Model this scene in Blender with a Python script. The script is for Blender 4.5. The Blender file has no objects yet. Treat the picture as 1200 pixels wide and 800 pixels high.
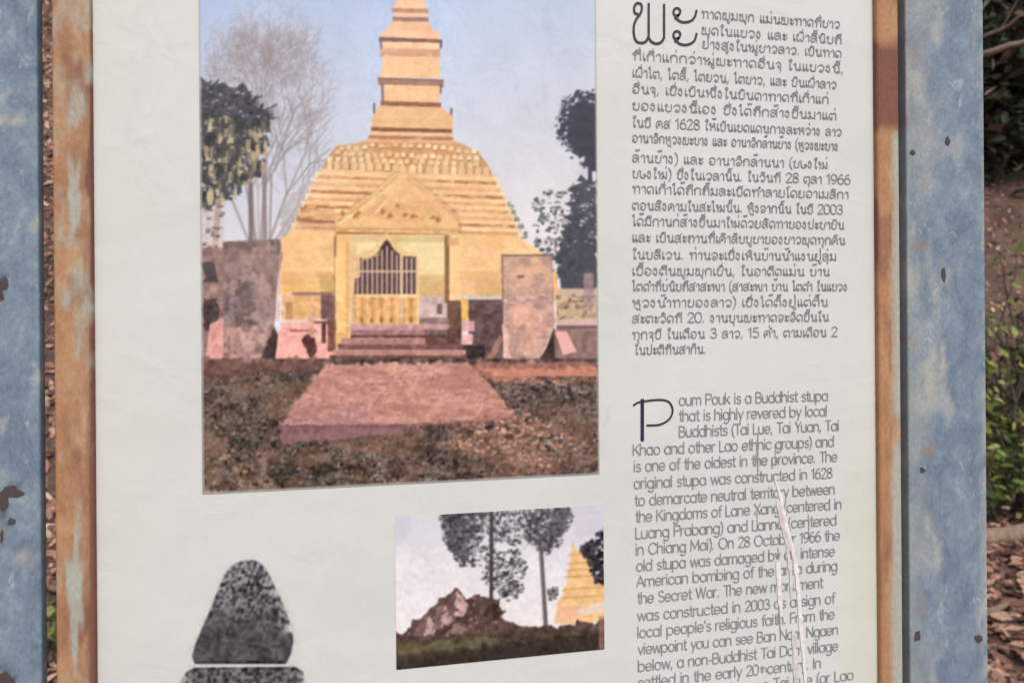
import bpy, bmesh, math, random
import numpy as np
from mathutils import Matrix, Vector

sc = bpy.context.scene
C = sc.collection

# ------------------------------------------------------------------ camera
F, PX, PY = 867.0, 600.0, 372.0            # lens in pixels of a 1200 px wide frame
YAW, ROLL = math.radians(11.26), 0.0075
D0, EYE = 0.62, 1.45
CAM = np.array([-D0 * math.sin(YAW), -D0 * math.cos(YAW), EYE])
FW = np.array([math.sin(YAW), math.cos(YAW), 0.0])
RT = np.array([math.cos(YAW), -math.sin(YAW), 0.0])
UP = np.array([0, 0, 1.0])
cr, sr = math.cos(ROLL), math.sin(ROLL)
CX, CY = RT * cr - UP * sr, RT * sr + UP * cr
cam_d = bpy.data.cameras.new('camera')
cam = bpy.data.objects.new('camera', cam_d)
C.objects.link(cam)
m = Matrix.Identity(4)
for i in range(3):
    m[i][0], m[i][1], m[i][2], m[i][3] = CX[i], CY[i], -FW[i], CAM[i]
cam.matrix_world = m
cam_d.sensor_width = 36.0
cam_d.lens = F / 1200 * 36
cam_d.shift_y = -(400 - PY) / 1200
cam_d.clip_start, cam_d.clip_end = 0.02, 300
cam_d.dof.use_dof = True
cam_d.dof.focus_distance = 0.63
cam_d.dof.aperture_fstop = 9.0
sc.camera = cam

# ------------------------------------------------------------------ light
SUN_EL, SUN_AZ = 52.0, 174.0              # azimuth clockwise from +y
world = bpy.data.worlds.new('World')
sc.world = world
world.use_nodes = True
wn, wl = world.node_tree.nodes, world.node_tree.links
sky = wn.new('ShaderNodeTexSky')
sky.sky_type = 'NISHITA'
sky.sun_disc = False
sky.sun_elevation = math.radians(SUN_EL)
sky.sun_rotation = math.radians(SUN_AZ)
sky.air_density, sky.dust_density, sky.ozone_density = 1.0, 4.0, 1.0
bg = wn['Background']
bg.inputs['Strength'].default_value = 0.10
wl.new(sky.outputs['Color'], bg.inputs['Color'])
sun_d = bpy.data.lights.new('sun', 'SUN')
sun_d.energy = 1.1
sun_d.angle = math.radians(25)
sun_d.color = (1.0, 0.95, 0.88)
sun = bpy.data.objects.new('sun', sun_d)
el, az = math.radians(SUN_EL), math.radians(SUN_AZ)
sdir = Vector((math.sin(az) * math.cos(el), math.cos(az) * math.cos(el), math.sin(el)))
sun.rotation_euler = sdir.to_track_quat('Z', 'Y').to_euler()
sun.location = (0, -4, 6)
C.objects.link(sun)
sc.view_settings.view_transform = 'Standard'
sc.view_settings.look = 'None'
sc.view_settings.gamma = 1.0
sc.view_settings.use_curve_mapping = False
sc.view_settings.exposure = 0.68
sc.render.engine = 'CYCLES'

# ------------------------------------------------------------------ helpers
rng = np.random.default_rng(11)
random.seed(5)


def inv(px, py, yp=0.0):
    """a point of the photograph's frame carried onto the upright plane y = yp"""
    a, b = px - PX, py - PY
    x, y = a * cr - b * sr, a * sr + b * cr
    d = RT * (x / F) + FW - UP * (y / F)
    return CAM + d * ((yp - CAM[1]) / d[1])


def proj(P):
    d = np.asarray(P) - CAM
    dep = d @ FW
    return PX + F * (d @ CX) / dep, PY - F * (d @ CY) / dep


def at(px, py, depth):
    a, b = px - PX, py - PY
    return CAM + depth * (FW + CX * (a / F) - CY * (b / F))


def lin(c):
    c = np.asarray(c, float) / 255.0
    return np.where(c <= 0.04045, c / 12.92, ((c + 0.055) / 1.055) ** 2.4)


def new_mesh(name, V, faces, mat, parent=None, smooth=False):
    me = bpy.data.meshes.new(name)
    me.from_pydata([tuple(v) for v in V], [], [tuple(f) for f in faces])
    if mat:
        me.materials.append(mat)
    if smooth:
        me.polygons.foreach_set('use_smooth', [True] * len(me.polygons))
    me.update()
    o = bpy.data.objects.new(name, me)
    C.objects.link(o)
    if parent is not None:
        o.parent = parent
    return o


def fast_mesh(name, V, Q, mat, parent=None, smooth=False):
    """V (n,3) and quads or triangles Q (m,k) as numpy arrays"""
    V = np.asarray(V, np.float32)
    Q = np.asarray(Q, np.int32)
    k = Q.shape[1]
    me = bpy.data.meshes.new(name)
    me.vertices.add(len(V))
    me.vertices.foreach_set('co', V.ravel())
    me.loops.add(Q.size)
    me.loops.foreach_set('vertex_index', Q.ravel())
    me.polygons.add(len(Q))
    me.polygons.foreach_set('loop_start', np.arange(0, Q.size, k, dtype=np.int32))
    if smooth:
        me.polygons.foreach_set('use_smooth', np.ones(len(Q), bool))
    me.update(calc_edges=True)
    me.validate()
    if mat:
        me.materials.append(mat)
    o = bpy.data.objects.new(name, me)
    C.objects.link(o)
    if parent is not None:
        o.parent = parent
    return o


def set_colour(o, name, rgb):
    rgb = np.asarray(rgb, np.float32)
    a = o.data.color_attributes.new(name, 'FLOAT_COLOR', 'POINT')
    buf = np.ones((len(rgb), 4), np.float32)
    buf[:, :3] = rgb
    a.data.foreach_set('color', buf.ravel())


def empty(name, loc):
    o = bpy.data.objects.new(name, None)
    o.location = loc
    o.empty_display_size = 0.1
    C.objects.link(o)
    return o


def tag(o, label, cat, group=None):
    o['label'], o['category'] = label, cat
    if group:
        o['group'] = group
    return o


def noise2(h, w, cell, seed, octaves=3, gain=0.55, ax=1.0):
    """value noise in 0..1; ax stretches the cells vertically"""
    g = np.random.default_rng(seed)
    out, amp, tot = np.zeros((h, w)), 1.0, 0.0
    for _ in range(octaves):
        cw, ch = max(cell, 1.0), max(cell * ax, 1.0)
        gh, gw = int(h / ch) + 3, int(w / cw) + 3
        G = g.random((gh, gw))
        yy, xx = np.arange(h) / ch, np.arange(w) / cw
        y0, x0 = yy.astype(int), xx.astype(int)
        fy, fx = (yy - y0)[:, None], (xx - x0)[None, :]
        fy, fx = fy * fy * (3 - 2 * fy), fx * fx * (3 - 2 * fx)
        a, b = G[np.ix_(y0, x0)], G[np.ix_(y0, x0 + 1)]
        c, d = G[np.ix_(y0 + 1, x0)], G[np.ix_(y0 + 1, x0 + 1)]
        out += amp * ((a * (1 - fx) + b * fx) * (1 - fy) + (c * (1 - fx) + d * fx) * fy)
        tot += amp
        amp *= gain
        cell /= 2.0
    return out / tot


# ------------------------------------------------------------------ materials
def mat(name):
    m = bpy.data.materials.new(name)
    m.use_nodes = True
    nt = m.node_tree
    return m, nt, nt.nodes, nt.links, nt.nodes['Principled BSDF']


def ramp(n, stops, interp='LINEAR'):
    r = n.new('ShaderNodeValToRGB')
    r.color_ramp.interpolation = interp
    e = r.color_ramp.elements
    while len(e) < len(stops):
        e.new(0.5)
    for k, (p, c) in enumerate(stops):
        e[k].position = p
        e[k].color = (c[0], c[1], c[2], 1)
    return r


def noise_node(n, l, scale, detail=5, vec=None, rough=0.55, dist=0.0):
    t = n.new('ShaderNodeTexNoise')
    t.inputs['Scale'].default_value = scale
    t.inputs['Detail'].default_value = detail
    t.inputs['Roughness'].default_value = rough
    t.inputs['Distortion'].default_value = dist
    if vec is not None:
        l.new(vec, t.inputs['Vector'])
    return t


def coords(n, l, scale=(1, 1, 1)):
    tc = n.new('ShaderNodeTexCoord')
    mp = n.new('ShaderNodeMapping')
    mp.inputs['Scale'].default_value = scale
    l.new(tc.outputs['Object'], mp.inputs['Vector'])
    return mp.outputs['Vector']


def mix(n, l, fac, a, b, mode='MIX'):
    x = n.new('ShaderNodeMix')
    x.data_type = 'RGBA'
    x.blend_type = mode
    for sock, v in ((0, fac), (6, a), (7, b)):
        if hasattr(v, 'links'):
            l.new(v, x.inputs[sock])
        elif sock == 0:
            x.inputs[0].default_value = v
        else:
            x.inputs[sock].default_value = (v[0], v[1], v[2], 1)
    return x.outputs[2]


PANEL_SEEN = lin((212, 211, 206))
PANEL_BASE = np.array([0.685, 0.71, 0.695])


def panel_material(name, attr):
    """white laminated sheet; attr carries the printed ink (or ageing) as a tint"""
    m, nt, n, l, b = mat(name)
    v = coords(n, l)
    a = n.new('ShaderNodeAttribute')
    a.attribute_name = attr
    grain = noise_node(n, l, 900, 2, v)
    gr = ramp(n, [(0.3, (0.95, 0.95, 0.95)), (0.7, (1.0, 1.0, 1.0))])
    l.new(grain.outputs['Fac'], gr.inputs['Fac'])
    big = noise_node(n, l, 9, 6, v, 0.6)
    br = ramp(n, [(0.3, (0.965, 0.96, 0.945)), (0.65, (1, 1, 1))])
    l.new(big.outputs['Fac'], br.inputs['Fac'])
    c = mix(n, l, 1.0, a.outputs['Color'], gr.outputs['Color'], 'MULTIPLY')
    c = mix(n, l, 1.0, c, br.outputs['Color'], 'MULTIPLY')
    l.new(c, b.inputs['Base Color'])
    b.inputs['Roughness'].default_value = 0.42
    b.inputs['Specular IOR Level'].default_value = 0.35
    # film lifting from the sheet in faint blisters and wrinkles
    w1 = noise_node(n, l, 28, 3, v, 0.5, 0.6)
    bp = n.new('ShaderNodeBump')
    bp.inputs['Strength'].default_value = 0.22
    bp.inputs['Distance'].default_value = 0.004
    l.new(w1.outputs['Fac'], bp.inputs['Height'])
    l.new(bp.outputs['Normal'], b.inputs['Normal'])
    return m


def flat_material(name, col, rough=0.6):
    m, nt, n, l, b = mat(name)
    v = coords(n, l)
    t = noise_node(n, l, 160, 3, v)
    r = ramp(n, [(0.3, tuple(np.array(col) * 0.8)), (0.7, tuple(np.minimum(np.array(col) * 1.15, 1)))])
    l.new(t.outputs['Fac'], r.inputs['Fac'])
    l.new(r.outputs['Color'], b.inputs['Base Color'])
    b.inputs['Roughness'].default_value = rough
    return m


def blue_paint():
    m, nt, n, l, b = mat('weathered_blue_grey_paint')
    v = coords(n, l, (1, 1, 0.65))
    t1 = noise_node(n, l, 38, 8, v, 0.74, 0.4)
    base = ramp(n, [(0.28, lin((94, 109, 128))), (0.46, lin((114, 132, 151))),
                    (0.60, lin((134, 150, 165))), (0.76, lin((172, 182, 186)))])
    l.new(t1.outputs['Fac'], base.inputs['Fac'])
    t2 = noise_node(n, l, 75, 6, v, 0.75, 0.5)
    fl = ramp(n, [(0.58, (0, 0, 0)), (0.72, (1, 1, 1))])
    l.new(t2.outputs['Fac'], fl.inputs['Fac'])
    c = mix(n, l, fl.outputs['Color'], base.outputs['Color'], lin((176, 186, 190)))
    a = n.new('ShaderNodeAttribute')
    a.attribute_name = 'wear'
    sp = n.new('ShaderNodeSeparateColor')
    l.new(a.outputs['Color'], sp.inputs['Color'])
    c = mix(n, l, sp.outputs['Red'], c, lin((183, 182, 172)))       # chalky beige stain
    c = mix(n, l, sp.outputs['Green'], c, lin((74, 70, 72)))        # paint gone
    c = mix(n, l, sp.outputs['Blue'], c, lin((160, 118, 78)))       # rust
    t3 = noise_node(n, l, 420, 3, v, 0.6)
    gr = ramp(n, [(0.25, (0.80, 0.80, 0.80)), (0.7, (1.06, 1.06, 1.06))])
    l.new(t3.outputs['Fac'], gr.inputs['Fac'])
    c = mix(n, l, 1.0, c, gr.outputs['Color'], 'MULTIPLY')
    l.new(c, b.inputs['Base Color'])
    b.inputs['Roughness'].default_value = 0.62
    b.inputs['Specular IOR Level'].default_value = 0.3
    bp = n.new('ShaderNodeBump')
    bp.inputs['Strength'].default_value = 0.3
    bp.inputs['Distance'].default_value = 0.0012
    l.new(t2.outputs['Fac'], bp.inputs['Height'])
    l.new(bp.outputs['Normal'], b.inputs['Normal'])
    return m


def rust_bar():
    m, nt, n, l, b = mat('rusted_steel_bar')
    v = coords(n, l, (1, 1, 0.6))
    t1 = noise_node(n, l, 42, 7, v, 0.66, 0.4)
    base = ramp(n, [(0.25, lin((146, 106, 88))), (0.45, lin((170, 130, 100))),
                    (0.60, lin((186, 149, 114))), (0.8, lin((198, 172, 140)))])
    l.new(t1.outputs['Fac'], base.inputs['Fac'])
    a = n.new('ShaderNodeAttribute')
    a.attribute_name = 'wear'
    sp = n.new('ShaderNodeSeparateColor')
    l.new(a.outputs['Color'], sp.inputs['Color'])
    c = mix(n, l, sp.outputs['Red'], base.outputs['Color'], lin((176, 180, 170)))   # old paint left
    c = mix(n, l, sp.outputs['Green'], c, lin((128, 88, 76)))                       # deep rust, and painted gap shade on the left bar
    c = mix(n, l, sp.outputs['Blue'], c, lin((190, 138, 96)))                       # bright rust
    t3 = noise_node(n, l, 330, 4, v, 0.7)
    gr = ramp(n, [(0.25, (0.78, 0.76, 0.74)), (0.7, (1.05, 1.05, 1.05))])
    l.new(t3.outputs['Fac'], gr.inputs['Fac'])
    c = mix(n, l, 1.0, c, gr.outputs['Color'], 'MULTIPLY')
    l.new(c, b.inputs['Base Color'])
    b.inputs['Roughness'].default_value = 0.78
    b.inputs['Specular IOR Level'].default_value = 0.2
    bp = n.new('ShaderNodeBump')
    bp.inputs['Strength'].default_value = 0.35
    bp.inputs['Distance'].default_value = 0.001
    l.new(t3.outputs['Fac'], bp.inputs['Height'])
    l.new(bp.outputs['Normal'], b.inputs['Normal'])
    return m


def leaf_material(name, rough=0.6, trans=0.25):
    m, nt, n, l, b = mat(name)
    a = n.new('ShaderNodeAttribute')
    a.attribute_name = 'tint'
    v = coords(n, l)
    t = noise_node(n, l, 60, 4, v, 0.6)
    r = ramp(n, [(0.3, (0.6, 0.6, 0.6)), (0.7, (1.15, 1.15, 1.15))])
    l.new(t.outputs['Fac'], r.inputs['Fac'])
    c = mix(n, l, 1.0, a.outputs['Color'], r.outputs['Color'], 'MULTIPLY')
    l.new(c, b.inputs['Base Color'])
    b.inputs['Roughness'].default_value = rough
    b.inputs['Specular IOR Level'].default_value = 0.25
    tr = n.new('ShaderNodeBsdfTranslucent')
    l.new(c, tr.inputs['Color'])
    ms = n.new('ShaderNodeMixShader')
    ms.inputs[0].default_value = trans
    l.new(b.outputs[0], ms.inputs[1])
    l.new(tr.outputs[0], ms.inputs[2])
    l.new(ms.outputs[0], n['Material Output'].inputs['Surface'])
    return m


def bark_material(name, dark, light):
    m, nt, n, l, b = mat(name)
    v = coords(n, l, (1, 1, 0.3))
    t = noise_node(n, l, 30, 7, v, 0.7, 0.4)
    r = ramp(n, [(0.3, dark), (0.7, light)])
    l.new(t.outputs['Fac'], r.inputs['Fac'])
    l.new(r.outputs['Color'], b.inputs['Base Color'])
    b.inputs['Roughness'].default_value = 0.9
    bp = n.new('ShaderNodeBump')
    bp.inputs['Strength'].default_value = 0.8
    bp.inputs['Distance'].default_value = 0.02
    l.new(t.outputs['Fac'], bp.inputs['Height'])
    l.new(bp.outputs['Normal'], b.inputs['Normal'])
    return m


def soil_material():
    m, nt, n, l, b = mat('leaf_strewn_soil')
    v = coords(n, l)
    t1 = noise_node(n, l, 2.2, 6, v, 0.65)
    r1 = ramp(n, [(0.3, (0.06, 0.036, 0.026)), (0.5, (0.14, 0.086, 0.064)), (0.72, (0.25, 0.16, 0.125))])
    l.new(t1.outputs['Fac'], r1.inputs['Fac'])
    t2 = noise_node(n, l, 45, 6, v, 0.75)
    r2 = ramp(n, [(0.3, (0.5, 0.5, 0.5)), (0.7, (1.2, 1.2, 1.2))])
    l.new(t2.outputs['Fac'], r2.inputs['Fac'])
    c = mix(n, l, 1.0, r1.outputs['Color'], r2.outputs['Color'], 'MULTIPLY')
    l.new(c, b.inputs['Base Color'])
    b.inputs['Roughness'].default_value = 0.95
    bp = n.new('ShaderNodeBump')
    bp.inputs['Strength'].default_value = 0.9
    bp.inputs['Distance'].default_value = 0.03
    l.new(t2.outputs['Fac'], bp.inputs['Height'])
    l.new(bp.outputs['Normal'], b.inputs['Normal'])
    return m


M_PRINT = panel_material('printed_laminate', 'ink')
M_PANEL = panel_material('white_laminate', 'ageing')
M_BLUE, M_RUST = blue_paint(), rust_bar()
M_TEXT = flat_material('grey_print_ink', lin((142, 142, 145)))
M_CAP = flat_material('black_print_ink', lin((44, 42, 52)))
M_NAVY = flat_material('navy_print_ink', lin((30, 28, 74)))
M_CREASE = flat_material('lifted_laminate_film', (0.82, 0.80, 0.79), 0.3)
M_SCRATCH = flat_material('grimy_scratch', lin((150, 144, 142)), 0.6)
M_SMEAR = flat_material('rosy_glue_smear', (0.67, 0.62, 0.61), 0.5)
M_LEAF, M_DRY = leaf_material('green_leaf'), leaf_material('dry_leaf', 0.7, 0.15)
M_BARK = bark_material('dark_bark', (0.035, 0.028, 0.022), (0.12, 0.095, 0.075))
M_TWIG = bark_material('dead_branch_bark', (0.14, 0.10, 0.07), (0.34, 0.25, 0.18))
M_SOIL = soil_material()
M_CHIP = flat_material('bare_rusty_spot', lin((74, 66, 66)), 0.8)

# ------------------------------------------------------------------ ground
def terrain(x, y):
    x, y = np.asarray(x, float), np.asarray(y, float)
    s = np.clip((x + 0.8) / 4.0, 0, 1)
    s = s * s * (3 - 2 * s)
    y0 = 2.9 * (1 - s) + 5.0 * s
    t = y - y0
    sp = np.where(t > 8, t, np.log1p(np.exp(np.minimum(t, 8) * 2.2)) / 2.2)
    h = 0.85 * np.minimum(sp, 9.0) - 0.02
    h += 0.05 * np.sin(1.7 * x + 0.6) * np.cos(1.3 * y) + 0.03 * np.sin(4.1 * x - 2.3 * y)
    return h - 0.05


gx, gy = np.linspace(-32, 32, 257), np.linspace(-24, 26, 201)
GX, GY = np.meshgrid(gx, gy)
GV = np.stack([GX, GY, terrain(GX, GY)], -1).reshape(-1, 3)
ii = np.arange(201 * 257).reshape(201, 257)
GQ = np.stack([ii[:-1, :-1], ii[:-1, 1:], ii[1:, 1:], ii[1:, :-1]], -1).reshape(-1, 4)
ground = fast_mesh('ground', GV, GQ, M_SOIL, None, True)
ground['kind'] = 'structure'
ground['label'] = 'brown soil rising into a bank behind the board'

LEAF = np.array([[0, 0, 0], [0.26, 0.17, 0.05], [0.62, 0.19, 0.07], [1, 0, -0.02], [0.62, -0.19, 0.07],
                 [0.26, -0.17, 0.05], [0.5, 0, 0]])
LEAF_T = np.array([[0, 6, 1], [1, 6, 2], [2, 6, 3], [3, 6, 4], [4, 6, 5], [5, 6, 0]])


def leaves(name, P, size, normals, tints, material, parent=None, g=rng, curl=0.0):
    """many folded leaves: P points, normals the way each blade faces"""
    n = len(P)
    N = normals / np.linalg.norm(normals, axis=1, keepdims=True)
    A = g.normal(size=(n, 3))
    A -= (A * N).sum(1, keepdims=True) * N
    A /= np.linalg.norm(A, axis=1, keepdims=True)
    B = np.cross(N, A)
    L = LEAF.copy()
    loc = np.repeat(L[None], n, 0)
    loc[:, :, 1] *= g.uniform(.55, 1.5, (n, 1))
    loc[:, :, 2] += g.normal(0, .05, (n, len(L)))
    if curl:
        loc[:, :, 2] += curl * g.random((n, 1)) * (loc[:, :, 0] - 0.4) ** 2
    s = size[:, None, None]
    V = P[:, None] + s * ((loc[..., :1] - 0.4) * A[:, None] + loc[..., 1:2] * B[:, None] + loc[..., 2:] * N[:, None])
    T = (np.arange(n) * 7)[:, None, None] + LEAF_T[None]
    o = fast_mesh(name, V.reshape(-1, 3), T.reshape(-1, 3), material, parent)
    set_colour(o, 'tint', np.repeat(tints, 7, 0))
    return o


DRY = lin([(176, 134, 116), (150, 108, 92), (198, 160, 138), (124, 92, 80), (212, 182, 158), (184, 130, 112),
           (146, 120, 98), (104, 78, 68)])
NL = 68000
lx = rng.uniform(-7.5, 12.0, NL)
lx[26000:36000] = rng.uniform(1.0, 4.5, 10000)
lx[:26000] = rng.uniform(-5.0, -0.5, 26000)
ly = 0.3 + 11.0 * rng.random(NL) ** 1.25
ly[26000:36000] = rng.uniform(1.2, 5.5, 10000)
lz = terrain(lx, ly)
dx = (terrain(lx + 0.05, ly) - lz) / 0.05
dy = (terrain(lx, ly + 0.05) - lz) / 0.05
nn = np.stack([-dx, -dy, np.ones(NL)], -1) + rng.normal(0, 0.35, (NL, 3))
lt = DRY[rng.integers(0, len(DRY), NL)] * rng.uniform(0.7, 1.15, (NL, 1))
litter = leaves('leaf_litter', np.stack([lx, ly, lz + 0.012], -1), rng.uniform(0.03, 0.105, NL), nn, lt, M_DRY, None, rng, 0.9)
litter['kind'] = 'stuff'

litter['label'] = 'brown dry leaf litter covering the soil'

# ------------------------------------------------------------------ the board
board = tag(empty('information_board', (0, 0, 0)),
            'white printed information panel about a stupa in rusty frame between blue steel posts', 'sign')
Z_TOP, Z_BOT = 1.845, 0.985
XL, XR = -0.3205, 0.3478
BAR_Y, POST_Y = -0.0055, -0.0030


def tube(name, x0, x1, z0, z1, yf, depth, r, material, wear=None, nz=300, nf=18):
    """upright square tube with rounded corners; the front face is finely divided for wear"""
    prof = []
    for k in range(nf + 1):
        prof.append((x0 + r + (x1 - x0 - 2 * r) * k / nf, yf))
    for cx_, cy_, a0 in ((x1 - r, yf + r, -90), (x1 - r, yf + depth - r, 0), (x0 + r, yf + depth - r, 90), (x0 + r, yf + r, 180)):
        for k in range(0, 5):
            a = math.radians(a0 + k * 22.5)
            p = (cx_ + r * math.cos(a), cy_ + r * math.sin(a))
            if all(math.hypot(p[0] - q[0], p[1] - q[1]) > 1e-6 for q in prof):
                prof.append(p)
    n = len(prof)
    zs = np.linspace(z0, z1, nz + 1)
    pr = np.array(prof)
    V = np.zeros((nz + 1, n, 3))
    V[..., 0], V[..., 1], V[..., 2] = pr[None, :, 0], pr[None, :, 1], zs[:, None]
    I = np.arange((nz + 1) * n).reshape(nz + 1, n)
    J = np.roll(I, -1, 1)
    Q = np.stack([I[:-1], J[:-1], J[1:], I[1:]], -1).reshape(-1, 4)
    Vf = V.reshape(-1, 3)
    o = fast_mesh(name, Vf, Q, material, board, True)
    if wear:
        x, y = proj(Vf)
        set_colour(o, 'wear', wear(x, y, Vf))
    return o


def blob(x, y, cx_, cy_, rx, ry, seed, rag=0.6):
    g = np.random.default_rng(seed)
    a = np.arctan2((y - cy_) / ry, (x - cx_) / rx)
    d = np.hypot((x - cx_) / rx, (y - cy_) / ry)
    w = np.zeros_like(d)
    for k in range(2, 8):
        w += g.normal() / k * np.cos(k * a + g.uniform(0, 6.3))
    return np.clip((1.0 + rag * w * 0.6 - d) * 2.5, 0, 1)


def field(x, y, cell, seed, ax=1.0):
    N = noise2(int(1700 / 2), int(1500 / 2), cell / 2, seed, 4, 0.6, ax)
    xi = np.clip(((x + 150) / 2).astype(int), 0, N.shape[1] - 1)
    yi = np.clip(((y + 400) / 2).astype(int), 0, N.shape[0] - 1)
    return N[yi, xi]


def wear_left_post(x, y, V):
    r = np.clip((field(x, y, 30, 3) - 0.62) * 5, 0, 0.7) + 0.9 * blob(x, y, 3, 142, 6, 6, 1)
    g = 0.9 * blob(x, y, 12, 577, 15, 9, 2) + 0.8 * blob(x, y, 4, 592, 7, 12, 8) + 0.75 * blob(x, y, 12, 610, 5, 5, 4)
    g += 0.6 * blob(x, y, 3, 335, 8, 14, 5) + 0.85 * blob(x, y, 4, 795, 15, 12, 6) + 0.5 * blob(x, y, 4, 352, 6, 8, 9)
    b = 0.6 * blob(x, y, 2, 625, 4, 10, 7)
    return np.clip(np.stack([r, g, b], -1), 0, 1)


def wear_right_post(x, y, V):
    edge = np.clip(1.15 - (x - 1064) / 34 + (field(x, y, 40, 13, 2.0) - 0.5) * 2.2, 0, 1)
    r = 0.36 * edge + np.clip((field(x, y, 24, 14, 3) - 0.62) * 4, 0, 0.45)
    r += 0.6 * blob(x, y, 1104, 415, 3, 22, 15) + 0.5 * blob(x, y, 1112, 480, 6, 22, 16)
    r += 0.5 * np.clip((x - 1146) / 8, 0, 1) * (field(x, y, 20, 17) > 0.45)
    g = 0.0 * x
    b = 0.55 * blob(x, y, 1071, 115, 3, 22, 18) + 0.7 * blob(x, y, 1070, 178, 4, 5, 19) + 0.5 * blob(x, y, 1090, 527, 8, 9, 20)
    b += 0.4 * np.clip((field(x, y, 14, 21) - 0.62) * 6, 0, 1) * (x < 1085)
    return np.clip(np.stack([r, g, b], -1), 0, 1)


def wear_shade_left_bar(x, y, V):
    f = field(x, y, 16, 31, 4)
    f2 = field(x, y, 34, 38, 2.2)
    r = 0.9 * blob(x, y, 87, 228, 11, 45, 32) * (0.5 + f) + 0.95 * blob(x, y, 88, 700, 12, 75, 33) * (0.5 + f)
    r += 0.55 * blob(x, y, 84, 280, 9, 16, 34) + np.clip((f - 0.66) * 4, 0, 0.6)
    g = 0.8 * np.clip((x - 104) / 3, 0, 1) + 0.55 * np.clip((x - 98) / 8 + (f - 0.5) * 2.0, 0, 1) * (y > 100)  # narrow inner-edge strip paints in the gap's shade; the rest is rust
    g += 0.85 * blob(x, y, 105, 215, 5, 20, 35) + 0.5 * blob(x, y, 92, 340, 14, 26, 36) + 0.5 * blob(x, y, 85, 90, 20, 28, 37)
    g += np.clip((f2 - .55) * 4, 0, .6)
    r += .9 * np.clip((.44 - f2) * 5, 0, .8)
    b = 0.45 * np.clip(1 - (x - 62) / 26 + (f - 0.5) * 1.6, 0, 1) * (0.4 + 0.6 * np.clip((y - 100) / 300, 0, 1))
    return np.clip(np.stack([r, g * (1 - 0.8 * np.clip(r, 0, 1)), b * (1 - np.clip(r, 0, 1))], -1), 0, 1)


def wear_right_bar(x, y, V):
    f = field(x, y, 16, 41, 5)
    r = np.clip((x - 1041) / 8 + (f - 0.5) * 1.4, 0, 1) * np.clip((y - 150) / 12, 0, 1) * 0.95
    r *= 1 - 0.75 * blob(x, y, 1050, 505, 14, 22, 42)
    g = 0.95 * np.clip((y - 45) / 14, 0, 1) * np.clip((158 - y) / 14, 0, 1)
    g += 0.45 * np.clip(1 - (x - 1027) / 7, 0, 1)
    g += np.clip((field(x, y, 30, 45, 2.5) - .54) * 4, 0, .6) * (x < 1045)
    g += 0.45 * blob(x, y, 1036, 660, 6, 60, 44)
    b = 0.75 * np.clip(1.3 - (x - 1027) / 18, 0, 1) * (0.3 + f)
    return np.clip(np.stack([r, g, b * (1 - np.clip(g, 0, 1))], -1), 0, 1)


pl1 = inv(46, 400, POST_Y)[0]
pr0, pr1 = inv(1064, 400, POST_Y)[0], inv(1155.5, 400, POST_Y)[0]
PW = pr1 - pr0
bl0, bl1 = inv(62.5, 400, BAR_Y)[0], inv(108.5, 400, BAR_Y)[0]
br0, br1 = inv(1030, 400, BAR_Y)[0], inv(1056, 400, BAR_Y)[0]
PZ0 = -0.25
post_l = tube('post', pl1 - PW, pl1, PZ0, 1.96, POST_Y, 0.011, 0.0018, M_BLUE, wear_left_post, 420)
post_l['label'] = 'blue grey post with dark bare patches'
post_r = tube('post', pr0, pr1, PZ0, 1.96, POST_Y, 0.032, 0.0018, M_BLUE, wear_right_post, 420)  # made deeper than the left post to darken the slot beside the bar
post_r['label'] = 'blue grey post with a beige stained inner edge'
bar_l = tube('frame_bar', bl0, bl1, Z_BOT - 0.03, Z_TOP + 0.03, BAR_Y, 0.03, 0.0025, M_RUST, wear_shade_left_bar)
bar_r = tube('frame_bar', br0, br1, Z_BOT - 0.03, Z_TOP + 0.03, BAR_Y, 0.03, 0.0025, M_RUST, wear_right_bar)


def box(name, x0, x1, y0, y1, z0, z1, material, parent, bev=0.002):
    bm = bmesh.new()
    bmesh.ops.create_cube(bm, size=1)
    for v in bm.verts:
        v.co = Vector(((x0 + x1) / 2 + v.co.x * (x1 - x0), (y0 + y1) / 2 + v.co.y * (y1 - y0), (z0 + z1) / 2 + v.co.z * (z1 - z0)))
    if bev:
        bmesh.ops.bevel(bm, geom=bm.edges[:], offset=bev, segments=2, affect='EDGES')
    me = bpy.data.meshes.new(name)
    bm.to_mesh(me)
    bm.free()
    me.materials.append(material)
    o = bpy.data.objects.new(name, me)
    C.objects.link(o)
    o.parent = parent
    return o


for z0, z1 in ((Z_TOP - 0.001, Z_TOP + 0.029), (Z_BOT - 0.029, Z_BOT + 0.001)):
    o = box('frame_bar', bl1 + 0.0005, br0 - 0.0005, BAR_Y + 0.001, BAR_Y + 0.03, z0, z1, M_RUST, board)
    set_colour(o, 'wear', np.tile([[0.1, 0.2, 0.2]], (len(o.data.vertices), 1)))
# short lugs that tie the rusty frame to the posts, above and below the printed area
for z in (1.90 - 0.03, 0.965):
    box('lug', pl1 + 0.0003, bl0 - 0.0003, -0.0015, 0.003, z - 0.012, z + 0.012, M_RUST, board, 0.001)
    box('lug', br1 + 0.0003, pr0 - 0.0003, -0.0015, 0.003, z - 0.012, z + 0.012, M_RUST, board, 0.001)

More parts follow.
